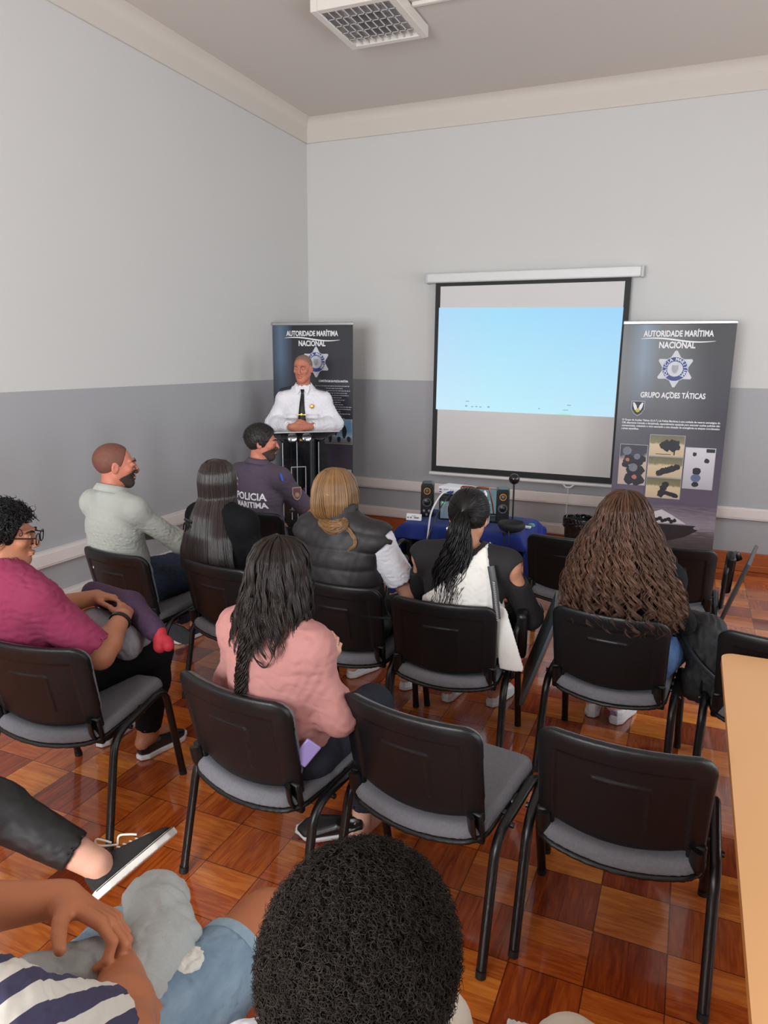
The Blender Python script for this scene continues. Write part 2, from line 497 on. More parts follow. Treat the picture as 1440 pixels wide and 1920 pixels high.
for k, wy in enumerate(WIN_Y):
    g = G(); x = WX + .12
    for yy in (-.62, 0, .62): g.box((x, wy + yy, 1.85), (.06, .06, 2.0))
    for zz in (.88, 1.85, 2.82): g.box((x, wy, zz), (.055, 1.3, .06))
    w = struct(g.build('window_%d' % (k + 1), WFR, bevel=.004))
    G().box((x, wy, 1.85), (.006, 1.24, 1.94)).build('pane', GLASS, w)
g = G()
for xx in (.93, 2.2, 3.47): g.box((xx, WY - .12, 1.9), (.06, .06, 1.9))
for zz in (.98, 1.9, 2.82): g.box((2.2, WY - .12, zz), (2.6, .055, .06))
w = struct(g.build('window_4', WFR, bevel=.004)); G().box((2.2, WY - .12, 1.9), (2.54, .006, 1.84)).build('pane', GLASS, w)

# frieze above the groove (proud of the wall) and groove line
FR = M('frieze_paint', (205, 198, 190), .8, .02, 1.2)
GRV = M('groove_shadow_paint', (158, 151, 146), .9, .02)
for nm, c, d in (('trim_1', (.008, WY / 2, 3.965), (.016, -WY, .216)), ('trim_2', (WX / 2, -.008, 3.965), (WX, .016, .216))):
    struct(G().box(c, d).build(nm, FR, bevel=.005))
# small cove where walls meet ceiling
cove = [(0, 0), (.07, 0), (.045, -.012), (.022, -.030), (.009, -.052), (0, -.085)]
struct(G().prism([(a, c) for a, c in cove], -WY, Matrix.Translation((.014, WY, CZ))).build('trim_3', FR))
struct(G().prism([(a, c) for a, c in cove], WX, Matrix.Translation((0, -.014, CZ)) @ Matrix.Rotation(-PI / 2, 4, 'Z')).build('trim_4', FR))
# wooden skirting + white cable trunking
WOODB = M('skirting_wood', (163, 84, 40), .35, .25, 4, 0, stretch=(1, 12, 12), coat=.2)
def sk(name, c, d, cap):
    g = G().box(c, d); g.box(cap[0], cap[1]); struct(g.build(name, WOODB, bevel=.005))
sk('baseboard_back', (WX / 2, -.011, .08), (WX, .022, .16), ((WX / 2, -.02, .028), (WX, .04, .056)))
sk('baseboard_left', (.011, WY / 2, .08), (.022, -WY, .16), ((.02, WY / 2, .028), (.04, -WY, .056)))
def trunk(name, axis, a, b, z0, z1, dep):
    g = G()
    zc, h, m, l = (z0 + z1) / 2, z1 - z0, (a + b) / 2, abs(b - a)
    for off, hh, dd in ((0, h, dep), (0, h - .026, dep + .006)):
        if axis == 'x': g.box((m, -dd / 2 - .002, zc), (l, dd, hh))
        else: g.box((dd / 2 + .002, m, zc), (dd, l, hh))
    return tag(g.build(name, TRUNK, bevel=.003), *{'x1': ('upper white cable trunking along the wall behind the screen', 'trunking'), 'x0': ('lower white cable trunking above the skirting of the screen wall', 'trunking'),
               'y1': ('upper white cable trunking along the plain side wall', 'trunking'), 'y0': ('lower white cable trunking above the skirting of the side wall', 'trunking')}[axis + ('1' if z0 > .4 else '0')])
trunk('cable_trunking', 'x', .06, WX - .1, .458, .561, .045)
trunk('cable_trunking', 'x', .06, 3.3, .162, .262, .04)
trunk('cable_trunking', 'y', -.06, WY + .1, .458, .561, .045)
trunk('cable_trunking', 'y', -.06, WY + .1, .162, .262, .04)

# ------------------------------------------------------------------ ceiling louvre lamp
LW = M('lamp_white_enamel', (222, 216, 208), .4, .02)
LOUV = M('polished_louvre', (225, 225, 228), .16, .02, metal=.95)
x0, x1, y0, y1 = 1.235, 1.825, -2.17, -1.53
zt, zb = CZ - .01, CZ - .085
lt = thing('louvre_lamp', 'white square-edged fluorescent ceiling lamp with shiny grid louvre', 'lamp', ((x0 + x1) / 2, (y0 + y1) / 2, zb))
cx, cy = (x0 + x1) / 2, (y0 + y1) / 2
hx, hy = (x1 - x0) / 2, (y1 - y0) / 2
g = G(); w_ = .05
g.box((-hx + w_ / 2, 0, .0375), (w_, 2 * hy, .075)).box((hx - w_ / 2, 0, .0375), (w_, 2 * hy, .075)).box((0, -hy + w_ / 2, .0375), (2 * hx - 2 * w_, w_, .075)).box((0, hy - w_ / 2, .0375), (2 * hx - 2 * w_, w_, .075)).box((0, 0, .07), (2 * hx - .02, 2 * hy - .02, .01))
g.build('housing', LW, lt, bevel=.006)
g = G(); nx_, ny_ = 9, 5
ih, jh = hx - w_, hy - w_
for i in range(1, nx_):
    x = -ih + 2 * ih * i / nx_
    g.box((x, 0, .032), (.010, 2 * jh, .055), taper=.35)
for j in range(1, ny_):
    y = -jh + 2 * jh * j / ny_
    g.box((0, y, .032), (2 * ih, .012, .055), taper=.3)
for sx in (-1, 1): g.box((sx * (ih - .003), 0, .032), (.006, 2 * jh, .055))
g.build('louvre', LOUV, lt)
for sx in (-.13, .13):
    t = G().tube([(sx, -jh + .04, .05), (sx, jh - .04, .05)], .013, 10).build('fluorescent_tube', M('unlit_tube_glass', (236, 236, 232), .3, .01), lt)
lc = thing('ceiling_cable_duct', 'thin white cable duct running across the ceiling beside the lamp', 'duct', (2.0, -1.86, CZ))
lc_ = G().box((0, 0, -.012), (2.2, .03, .024), rot=(0, 0, math.radians(21))); 
bpy.data.objects.remove(lc)
o = G().box((0, 0, -.012), (2.6, .028, .024), rot=(0, 0, math.radians(0))).build('ceiling_cable_duct', LW, bevel=.003)
o.location = (3.13, -1.86, CZ); tag(o, 'thin white cable duct running across the ceiling beside the lamp', 'duct')

# ------------------------------------------------------------------ projection screen
BLK = M('screen_black_border', (18, 18, 21), .6, .05)
SCW = M('matte_screen_white', (212, 210, 209), .85, .015, 2)
scr = thing('projection_screen', 'large pull-down projection screen with black border and a pale blue picture', 'screen', (2.3, -.08, 1.6))
g = G(); X = lambda v: v - 2.3; Zz = lambda v: v - 1.6
L0, R0, TP, BT = 1.418, 3.185, 2.495, .69
sheet_top = 2.5
g.box((X((L0 + R0) / 2), .004, Zz((BT + sheet_top) / 2)), (R0 - L0, .004, sheet_top - BT)).build('screen_border', BLK, scr)
G().box((X(2.302), .0005, Zz((.745 + 2.455) / 2)), (R0 - L0 - .10, .003, 2.455 - .745)).build('screen_fabric', SCW, scr)
def proj_pic(N, L, e):
    tc = N.new('ShaderNodeTexCoord'); sp = N.new('ShaderNodeSeparateXYZ'); L.new(tc.outputs['Object'], sp.inputs[0])
    a = N.new('ShaderNodeMapRange'); a.inputs[1].default_value = -.86; a.inputs[2].default_value = .85; L.new(sp.outputs[0], a.inputs[0])
    c = N.new('ShaderNodeValToRGB'); L.new(a.outputs[0], c.inputs[0])
    c.color_ramp.elements[0].color = (*lin((196, 224, 250)), 1); c.color_ramp.elements[1].color = (*lin((168, 218, 252)), 1)
    q = c.color_ramp.elements.new(.35); q.color = (*lin((176, 232, 252)), 1)
    z = N.new('ShaderNodeMapRange'); z.inputs[1].default_value = -.32; z.inputs[2].default_value = .65; L.new(sp.outputs[2], z.inputs[0])
    c2 = N.new('ShaderNodeValToRGB'); L.new(z.outputs[0], c2.inputs[0])
    c2.color_ramp.elements[0].color = (*lin((214, 248, 252)), 1); c2.color_ramp.elements[1].color = (*lin((160, 214, 250)), 1)
    mx = N.new('ShaderNodeMix'); mx.data_type = 'RGBA'; mx.inputs[0].default_value = .5; L.new(c.outputs[0], mx.inputs[6]); L.new(c2.outputs[0], mx.inputs[7])
    # green patch near the bottom edge
    vm = N.new('ShaderNodeVectorMath'); vm.operation = 'SUBTRACT'; vm.inputs[1].default_value = (.40, 0, -.315); L.new(tc.outputs['Object'], vm.inputs[0])
    vs = N.new('ShaderNodeVectorMath'); vs.operation = 'MULTIPLY'; vs.inputs[1].default_value = (1 / .10, 0, 1 / .03); L.new(vm.outputs[0], vs.inputs[0])
    ln = N.new('ShaderNodeVectorMath'); ln.operation = 'LENGTH'; L.new(vs.outputs[0], ln.inputs[0])
    mr = N.new('ShaderNodeMapRange'); mr.inputs[1].default_value = 1; mr.inputs[2].default_value = .1; mr.inputs[3].default_value = 0; mr.inputs[4].default_value = .85; L.new(ln.outputs['Value'], mr.inputs[0])
    m2 = N.new('ShaderNodeMix'); m2.data_type = 'RGBA'; L.new(mr.outputs[0], m2.inputs[0]); L.new(mx.outputs[2], m2.inputs[6]); m2.inputs[7].default_value = (*lin((120, 246, 130)), 1)
    L.new(m2.outputs[2], e.inputs[0]); e.inputs[1].default_value = 1.0
PIC = mat_emit('projected_blue_picture', proj_pic)
pp = [(1.458, 2.262), (3.139, 2.238), (3.130, 1.293), (1.452, 1.303)]
v = [(X(a), -.0025, Zz(b)) for a, b in pp]
mesh_obj('projected_picture', v, [(0, 3, 2, 1)], PIC, scr, smooth=False)
for a, b, w, h in ((1.76, 1.345, .02, .012), (1.82, 1.34, .022, .008), (1.86, 1.342, .018, .01), (1.90, 1.34, .02, .008), (1.98, 1.343, .02, .014), (1.77, 1.39, .035, .006), (2.46, 1.345, .015, .008), (2.73, 1.385, .035, .006), (2.70, 1.34, .05, .005)):
    G().box((X(a), -.0045, Zz(b)), (w, .002, h)).build('picture_mark', M('grey_picture_marks', (148, 190, 205), .8, .2, 60), scr)
CASE = M('screen_case_white', (214, 214, 214), .4, .02)
g = G().box((X(2.303), 0, Zz(2.53)), (1.93, .075, .088), rot=(0, 0, 0)); g.build('screen_case', CASE, scr, bevel=.012)
for sx, xx in ((-1, 1.335), (1, 3.272)): G().box((X(xx), 0, Zz(2.53)), (.022, .085, .098)).build('end_cap', M('end_cap_grey', (186, 186, 188), .4, .02), scr, bevel=.006)
G().tube([(X(1.40), .002, Zz(.667)), (X(3.20), .002, Zz(.667))], .017, 12).build('weight_bar', CASE, scr)
G().tube([(X(2.72), -.0, Zz(.655)), (X(2.75), -.012, Zz(.63)), (X(2.79), -.012, Zz(.63)), (X(2.82), 0, Zz(.655))], .008, 8).tube([(X(2.77), -.01, Zz(.63)), (X(2.765), 0, Zz(.32))], .003, 6).build('pull_handle', CASE, scr)

# ------------------------------------------------------------------ roll-up banners
BAN = M('banner_print_charcoal', (44, 44, 52), .38, .22, 1.6, 0, spec=.45)
BAN2 = M('banner_print_mauve', (84, 76, 90), .4, .15, 2)
LET = M('white_lettering', (226, 226, 230), .5, .02)
ALU = M('brushed_aluminium', (178, 180, 184), .3, .04, metal=.8)
BLU = M('badge_blue', (52, 66, 130), .5, .05)
SIL = M('badge_silver', (196, 198, 206), .45, .12, 40)
def img_material(name, stops, noise_scale=8, amt=.25, bands=None, z0=0, z1=1):
    """a printed picture: colour runs with height, broken up by noise"""
    m = bpy.data.materials.new(name); m.use_nodes = True; N = m.node_tree.nodes; L = m.node_tree.links; b = N['Principled BSDF']
    b.inputs['Roughness'].default_value = .42
    tc = N.new('ShaderNodeTexCoord'); sp = N.new('ShaderNodeSeparateXYZ'); L.new(tc.outputs['Object'], sp.inputs[0])
    mr = N.new('ShaderNodeMapRange'); mr.inputs[1].default_value = z0; mr.inputs[2].default_value = z1; L.new(sp.outputs[2], mr.inputs[0])
    nz = N.new('ShaderNodeTexNoise'); nz.inputs['Scale'].default_value = noise_scale; nz.inputs['Detail'].default_value = 4
    if bands:
        mp = N.new('ShaderNodeMapping'); mp.inputs['Scale'].default_value = bands; L.new(tc.outputs['Object'], mp.inputs[0]); L.new(mp.outputs[0], nz.inputs['Vector'])
    else: L.new(tc.outputs['Object'], nz.inputs['Vector'])
    ad = N.new('ShaderNodeMath'); ad.operation = 'MULTIPLY_ADD'; L.new(nz.outputs['Fac'], ad.inputs[0]); ad.inputs[1].default_value = amt; ad.inputs[2].default_value = -amt / 2
    s = N.new('ShaderNodeMath'); s.operation = 'ADD'; L.new(mr.outputs[0], s.inputs[0]); L.new(ad.outputs[0], s.inputs[1])
    cr = N.new('ShaderNodeValToRGB'); L.new(s.outputs[0], cr.inputs[0])
    els = cr.color_ramp.elements
    els[0].position, els[0].color = stops[0][0], (*lin(stops[0][1]), 1); els[1].position, els[1].color = stops[-1][0], (*lin(stops[-1][1]), 1)
    for pz, c in stops[1:-1]: q = els.new(pz); q.color = (*lin(c), 1)
    L.new(cr.outputs[0], b.inputs['Base Color']); return m

def txt(parent, name, s, size, x, z, width=None, mat=LET, bold=.0, y=-.004, rot=0, align='CENTER', spacing=1.):
    v, f = text_mesh(s, size, bold, .0004, spacing, align)
    if not v: return
    v = np.array(v)
    if width:
        k = width / (v[:, 0].max() - v[:, 0].min()); v[:, 0] *= k
        if align == 'CENTER': v[:, 0] -= (v[:, 0].max() + v[:, 0].min()) / 2
    c, s_ = math.cos(rot), math.sin(rot)
    P = np.stack([x + v[:, 0] * c - v[:, 1] * s_, np.full(len(v), y) + v[:, 2], z + v[:, 0] * s_ + v[:, 1] * c], 1)
    return (P, f)
def txt_obj(parent, name, items, mat=LET):
    V = []; F = []
    for it in items:
        if it is None: continue
        P, f = it; o = len(V); V += [tuple(p) for p in P]; F += [tuple(i + o for i in q) for q in f]
    return mesh_obj(name, V, F, mat, parent, smooth=False)

def star_badge(root, cx, cz, R):
    g = G(); pts = []
    for k in range(12):
        a = PI / 2 + k * PI / 6; r = R if k % 2 == 0 else R * .6
        if k % 2 == 0:
            for da in (-.055, .055): pts.append((cx + r * .97 * math.cos(a + da), cz + r * .97 * math.sin(a + da)))
        else: pts.append((cx + r * math.cos(a), cz + r * math.sin(a)))
    pts = pts[::-1]
    g.prism(pts, .002, Matrix.Translation((0, -.0045, 0))); b = g.build('star_badge', SIL, root)
    def disc(name, r, y, mat, par, n=40):
        G().prism([(cx + r * math.cos(-2 * PI * k / n), cz + r * math.sin(-2 * PI * k / n)) for k in range(n)], .001, Matrix.Translation((0, y, 0))).build(name, mat, par)
    disc('silver_rim', R * .66, -.0060, M('badge_rim', (208, 210, 220), .4, .03), b)
    disc('blue_ring', R * .63, -.0072, BLU, b); disc('crest_disc', R * .40, -.0084, SIL, b)
    its = []; s = 'POLICIA MARITIMA'; 
    for i, ch in enumerate(s):
        if ch == ' ': continue
        a = math.radians(222) - math.radians(264) * i / (len(s) - 1)
        t = txt(None, '', ch, R * .24, cx + R * .44 * math.cos(a), cz + R * .44 * math.sin(a), bold=R * .006, y=-.0090, rot=a - PI / 2)
        its.append(t)
    txt_obj(b, 'ring_lettering', its, M('ring_lettering_white', (215, 218, 228), .5, .02))
    g = G()
    sh = [(-.16, .2), (.16, .2), (.17, -.02), (.1, -.17), (0, -.24), (-.1, -.17), (-.17, -.02)]
    g.prism([(cx + a * R, cz + c * R) for a, c in sh], .001, Matrix.Translation((0, -.0096, 0)))
    g.build('crest', M('crest_grey', (158, 160, 170), .5, .25, 60), b)

def wave_stroke(cx, cz, w, amp, th):
    n = 40; top = []; bot = []
    for i in range(n + 1):
        u = i / n; x = cx - w / 2 + w * u
        z = cz + amp * math.sin(u * 2 * PI * .93 + .3) - .012 * u; t = th * (math.sin(PI * u) ** .6) + .0005
        top.append((x, z + t)); bot.append((x, z - t))
    g = G(); v = [(x, -.0045, z) for x, z in top] + [(x, -.0045, z) for x, z in bot]
    g.add(v, [(i, i + 1, n + 2 + i, n + 1 + i)[::-1] for i in range(n)])
    return g

def banner_common(root, W, H, corners):
    """sheet of the banner between two corner rows; corners maps (u,v)->point"""
    pass

BT_H = 2.08
def banner(name, label, loc, rz, lean, W=.85):
    r = thing(name, label, 'banner', loc, rz)
    # everything above the base hangs in a slightly leaning plane
    return r
def blob(g, cx, cz, r, n=14, y=-.006, sx=1, sz=1, seed=0, jag=.25):
    rr = random.Random(seed)
    pts = [(cx + sx * r * math.cos(-2 * PI * k / n) * (1 + jag * (rr.random() - .5)), cz + sz * r * math.sin(-2 * PI * k / n) * (1 + jag * (rr.random() - .5))) for k in range(n)]
    g.prism(pts, .0008, Matrix.Translation((0, y, 0)))
def rect(g, x0, z0, x1, z1, y=-.005): g.box(((x0 + x1) / 2, y, (z0 + z1) / 2), (x1 - x0, .001, z1 - z0))

def head_text(root):
    its = [txt(None, '', 'AUTORIDADE MARÍTIMA', .066, 0, 1.985, width=.53, bold=.0020), txt(None, '', 'NACIONAL', .07, 0, 1.893, width=.275, bold=.0022)]
    for it in its: txt_obj(root, 'headline_lettering', [it])
    wave_stroke(0, 1.962, .57, .012, .006).build('wave_stroke', LET, root)
def banner_body(W=.85):
    # sheet built as fine grid with a slight ripple
    nx, nz = 24, 40; V = []; F = []
    for j in range(nz + 1):
        for i in range(nx + 1):
            u = i / nx - .5; z = .085 + (2.085 - .085) * j / nz
            V.append((u * W, .0025 + .0015 * math.sin(u * 9 + z * 2) - .002, z))
    for j in range(nz):
        for i in range(nx): a = j * (nx + 1) + i; F.append((a, a + 1, a + nx + 2, a + nx + 1))
    return V, F
# sheet prints: dark top, mauve lower part
def sheet_mat(name, z_lo, c_lo, smear_x):
    m = bpy.data.materials.new(name); m.use_nodes = True; N = m.node_tree.nodes; L = m.node_tree.links; b = N['Principled BSDF']
    b.inputs['Roughness'].default_value = .34
    tc = N.new('ShaderNodeTexCoord'); sp = N.new('ShaderNodeSeparateXYZ'); L.new(tc.outputs['Object'], sp.inputs[0])
    mr = N.new('ShaderNodeMapRange'); mr.inputs[1].default_value = 0; mr.inputs[2].default_value = 2.1; L.new(sp.outputs[2], mr.inputs[0])
    cr = N.new('ShaderNodeValToRGB'); L.new(mr.outputs[0], cr.inputs[0]); e = cr.color_ramp.elements
    e[0].position = .0; e[0].color = (*lin(c_lo[0]), 1); e[1].position = 1; e[1].color = (*lin((34, 34, 40)), 1)
    for pz, c in c_lo[1:]: q = e.new(pz); q.color = (*lin(c), 1)
    # soft blue-grey upright band mixed into the upper sheet colour
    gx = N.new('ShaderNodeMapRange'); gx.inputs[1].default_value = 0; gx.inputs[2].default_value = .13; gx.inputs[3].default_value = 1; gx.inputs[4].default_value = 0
    sb = N.new('ShaderNodeMath'); sb.operation = 'SUBTRACT'; sb.inputs[1].default_value = smear_x; L.new(sp.outputs[0], sb.inputs[0])
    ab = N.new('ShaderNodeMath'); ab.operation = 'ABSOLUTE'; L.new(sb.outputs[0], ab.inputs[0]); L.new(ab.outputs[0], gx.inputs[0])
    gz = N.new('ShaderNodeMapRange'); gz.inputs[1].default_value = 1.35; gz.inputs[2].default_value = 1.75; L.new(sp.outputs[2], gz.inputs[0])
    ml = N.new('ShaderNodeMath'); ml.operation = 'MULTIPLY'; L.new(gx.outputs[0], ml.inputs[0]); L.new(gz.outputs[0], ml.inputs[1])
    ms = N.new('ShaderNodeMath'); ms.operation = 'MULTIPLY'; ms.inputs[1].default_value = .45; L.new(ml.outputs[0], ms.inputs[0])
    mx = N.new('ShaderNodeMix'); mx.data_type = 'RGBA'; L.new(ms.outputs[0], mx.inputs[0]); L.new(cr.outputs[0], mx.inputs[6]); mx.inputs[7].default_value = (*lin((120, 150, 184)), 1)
    L.new(mx.outputs[2], b.inputs['Base Color']); return m

def base_feet(root, W):
    G().box((0, .0, .045), (W + .03, .10, .08)).build('base_cassette', ALU, root, bevel=.02)
    for sx in (-.3, .3): G().box((sx, 0, .008), (.05, .34, .016)).build('foot', ALU, root, bevel=.004)
    G().box((0, 0, 2.095), (W + .012, .022, .03)).build('top_rail', ALU, root, bevel=.006)
    G().tube([(0, .03, .08), (0, .03, 2.09)], .008, 8).build('support_pole', ALU, root)

# right-hand banner
bx, by = 3.605, -.36
br = thing('rollup_banner', 'dark roll-up banner with silver star badge and five action photos, right of the screen', 'banner', (bx, by, 0), math.radians(.5))
V, F = banner_body()
mesh_obj('banner_sheet', V, F, sheet_mat('banner_sheet_tactical', 0, [(58, 52, 58), (.15, (70, 64, 72)), (.30, (98, 90, 108)), (.42, (84, 76, 92)), (.6, (56, 54, 66)), (.8, (44, 45, 54))], -.25), br)
base_feet(br, .85); head_text(br); star_badge(br, .0, 1.725, .152)
txt_obj(br, 'unit_lettering', [txt(None, '', 'GRUPO AÇOES TÁTICAS', .062, 0, 1.490, width=.50, bold=.0018), txt(None, '', '~', .05, -.0125, 1.522, width=.024, bold=.0012)])
lines = ['O Grupo de Acções Táticas (G.A.T.) da Polícia Marítima é uma unidade de reserva estratégica do',
         'CM, altamente treinada e disciplinada, especialmente equipada para executar acções policiais não',
         'convencionais, reduzindo o risco associado a uma situação de emergência ou ataques coordenados',
         'a áreas específicas.']
its = [txt(None, '', s, .022, -.380, 1.292 - .0245 * i, width=(.76 if i < 3 else .14), align='LEFT', bold=.0006) for i, s in enumerate(lines)]
txt_obj(br, 'small_print', its)
# shield
g = G(); shp = [(-.055, .06), (.055, .06), (.055, -.01), (.03, -.05), (0, -.07), (-.03, -.05), (-.055, -.01)]
g.prism([(-.262 + a, 1.400 + c) for a, c in shp], .001, Matrix.Translation((0, -.0045, 0))); sh_ = g.build('unit_shield', M('shield_rim', (150, 150, 158), .5, .1), br)
g = G(); g.prism([(-.262 + a * .86, 1.400 + c * .86) for a, c in shp], .001, Matrix.Translation((0, -.0056, 0))); g.build('shield_field', M('shield_field', (34, 36, 48), .5, .1), sh_)
g = G()
for s in (-1, 1): g.prism([(-.262 + s * a, 1.400 + c) for a, c in [(.005, -.01), (.012, .02), (.03, .046), (.042, .044), (.036, .01), (.022, -.02)]][::s], .001, Matrix.Translation((0, -.0066, 0)))
g.build('wings', LET, sh_)
g = G(); blob(g, -.262, 1.380, .017, 10, -.0075); g.build('gold_emblem', M('emblem_gold', (198, 180, 60), .5, .1), sh_)
# photographs
SAND = img_material('photo_sand', [(0, (206, 184, 150)), (.55, (214, 194, 160)), (.66, (120, 112, 80)), (1, (92, 88, 66))], 28, .35, None, .0, 1)
FR_W = M('photo_border', (176, 176, 184), .5, .02)
def photo(root, x0, z0, x1, z1, stops, nsc=20, amt=.3, bands=None):
    g = G(); rect(g, x0 - .004, z0 - .004, x1 + .004, z1 + .004, -.0045); o = g.build('photo', FR_W, root)
    g = G(); rect(g, x0, z0, x1, z1, -.0055)
    g.build('photo_ground', img_material('photo_ground', stops, nsc, amt, bands, z0, z1), o)
    return o
DK = M('photo_dark_figures', (34, 34, 44), .5, .45, 60)
zs = [(1.008, 1.180), (.829, .998), (.650, .819)]
sand = [(0, (198, 176, 144)), (.56, (208, 188, 154)), (.66, (128, 120, 88)), (1, (104, 100, 76))]
for i, (a, c) in enumerate(zs):
    o = photo(br, -.142, a, .127, c, sand, 40, .25); g = G()
    if i == 0:
        for q in range(9): blob(g, -.03 + .013 * q, a + .085 + .02 * math.sin(q * 2), .032, 9, -.0065 - .0001 * q, seed=q, jag=.7)
        rect(g, -.09, a + .012, .03, a + .017, -.0066); rect(g, .05, a + .01, .06, a + .05, -.0066)
    elif i == 1:
        for q in range(10): blob(g, -.05 + .015 * q, a + .035 + .006 * q, .026, 9, -.0065 - .0001 * q, seed=q + 20, jag=.6)
    else:
        for q in range(7): blob(g, -.02 + .004 * q, a + .03 + .014 * q, .028, 9, -.0065 - .0001 * q, seed=q + 40, jag=.6)
        for q in range(6): blob(g, .02 + .016 * q, a + .045 - .004 * q, .018, 8, -.0072 - .0001 * q, seed=q + 60, jag=.5)
    g.build('photo_figures', DK, o)
o = photo(br, -.375, .748, -.158, 1.088, [(0, (192, 172, 160)), (.6, (188, 170, 158)), (.75, (54, 54, 72)), (1, (46, 46, 62))], 10, .5)
g = G()
for q, (a, c, r) in enumerate([(-.30, .96, .045), (-.23, .95, .05), (-.325, .92, .03), (-.26, .86, .055), (-.205, .87, .04), (-.28, .80, .05), (-.215, .79, .05), (-.19, .97, .03)]): blob(g, a, c, r, 11, -.0062 - .0001 * q, seed=q + 80, jag=.4)
g.build('photo_figures', DK, o)
g = G()
for a, c, r in ((-.318, 1.035, .036), (-.26, .895, .036), (-.235, .99, .026)): blob(g, a, c, r, 14, -.0078, seed=3, jag=.08)
g.build('photo_helmets', M('photo_helmet_grey', (112, 116, 130), .5, .3, 30), o)
g = G()
for a, c, r in ((-.31, .96, .016), (-.245, .815, .02)): blob(g, a, c, r, 9, -.0084, seed=5, jag=.3)
g.build('photo_hands', M('photo_skin', (178, 110, 92), .5, .1), o)
o = photo(br, .143, .748, .368, 1.088, [(0, (178, 176, 186)), (.5, (196, 194, 202)), (1, (206, 204, 210))], 30, .3, (1, 1, 12))
g = G(); blob(g, .212, 1.035, .018, 9, -.0065, seed=7, jag=.5); blob(g, .312, .985, .022, 9, -.0065, seed=8, jag=.5); blob(g, .24, .895, .034, 10, -.0065, seed=9); blob(g, .238, .785, .028, 10, -.0064, sz=.8, seed=12)
rect(g, .30, 1.055, .365, 1.085, -.0066); g.build('photo_figures', DK, o)
g = G(); blob(g, .238, .838, .038, 14, -.0074, sz=.9, seed=2, jag=.1); g.build('photo_boat', M('photo_boat_grey', (92, 104, 140), .5, .4, 60, stretch=(1, 1, 4)), o)
# sea and speedboat printed at the foot
g = G(); rect(g, -.425, .09, .425, .60, -.0040)
g.build('sea_print', img_material('sea_print', [(0, (58, 50, 52)), (.3, (76, 68, 70)), (.5, (96, 88, 92)), (.66, (150, 142, 154)), (1, (96, 88, 104))], 7, .5, (1, 1, 12), .1, .60), br)
g = G(); g.prism([(-.30, .30), (-.1, .275), (.08, .285), (.20, .33), (.285, .385), (.308, .415), (.27, .43), (.05, .425), (-.1, .42), (-.30, .40)][::-1], .001, Matrix.Translation((0, -.006, 0)))
bo = g.build('speedboat_print', M('speedboat_dark', (44, 38, 42), .4, .3, 10), br)
g = G(); blob(g, .285, .412, .02, 12, -.0072, sx=1.3, sz=.7, jag=.05); g.build('boat_nose', M('boat_nose_grey', (150, 146, 150), .4, .1), bo)
g = G(); g.prism([(-.08, .52), (.0, .55), (.08, .51), (.20, .44), (-.08, .43)][::-1], .001, Matrix.Translation((0, -.0055, 0))); g.build('spray_print', M('spray_white', (206, 202, 208), .6, .1, 30), bo)
g = G()
for q in range(8): blob(g, -.06 + .024 * q, .452 + .01 * (q % 3), .018, 8, -.0066, seed=q, jag=.5)
g.build('crew_print', DK, bo)

# left-hand banner, turned towards the room
bl = thing('rollup_banner', 'dark roll-up banner behind the lectern with list of small text and divers photo', 'banner', (.42, -.70, 0), math.radians(4.5))
V, F = banner_body(.82)
mesh_obj('banner_sheet', V, F, sheet_mat('banner_sheet_duties', 0, [(104, 130, 150), (.08, (120, 140, 156)), (.15, (92, 84, 98)), (.35, (84, 76, 90)), (.52, (62, 58, 70)), (.7, (46, 45, 54))], -.33), bl)
base_feet(bl, .82); head_text(bl); star_badge(bl, .04, 1.745, .145)
txt_obj(bl, 'list_heading', [txt(None, '', 'COMPETÊNCIAS DA POLÍCIA MARÍTIMA', .026, .215, 1.562, width=.30, bold=.0008)])
g = G(); rr = random.Random(4)
for i in range(17):
    x = .03 + .012 * (i % 3); xe = .405 - rr.random() * .12; z = 1.525 - .0215 * i
    while x < xe:
        w = .008 + rr.random() * .022; rect(g, x, z - .0042, min(x + w, xe), z + .0042, -.0045); x += w + .005
g.build('list_print', M('grey_small_print', (168, 166, 174), .5, .05), bl)
o = photo(bl, .05, .985, .403, 1.215, [(0, (110, 96, 88)), (.22, (120, 130, 140)), (.3, (150, 170, 188)), (.5, (110, 150, 186)), (1, (128, 166, 196))], 18, .2)
g = G()
for q, (a, c, r, s) in enumerate([(.235, 1.12, .018, 3.2), (.325, 1.10, .024, 2.6), (.18, 1.04, .02, 2.4), (.11, 1.03, .02, 1.4), (.27, 1.025, .02, 1.5), (.37, 1.03, .02, 1.4)]): blob(g, a, c, r, 10, -.0066, sz=s, seed=q + 5, jag=.3)
g.build('photo_figures', DK, o)
g = G(); blob(g, .15, 1.055, .017, 10, -.0076, sz=1.4, seed=1); g.build('photo_red_vest', M('photo_red', (186, 50, 60), .5, .1), o)
o = photo(bl, .12, .40, .395, .735, [(0, (150, 150, 160)), (.4, (186, 186, 194)), (.5, (120, 124, 134)), (.56, (198, 198, 206)), (1, (208, 208, 214))], 6, .1)
g = G(); blob(g, .32, .58, .045, 12, -.0066, sz=1.8, seed=2); blob(g, .31, .68, .02, 9, -.0066, seed=4); g.build('photo_figures', DK, o)
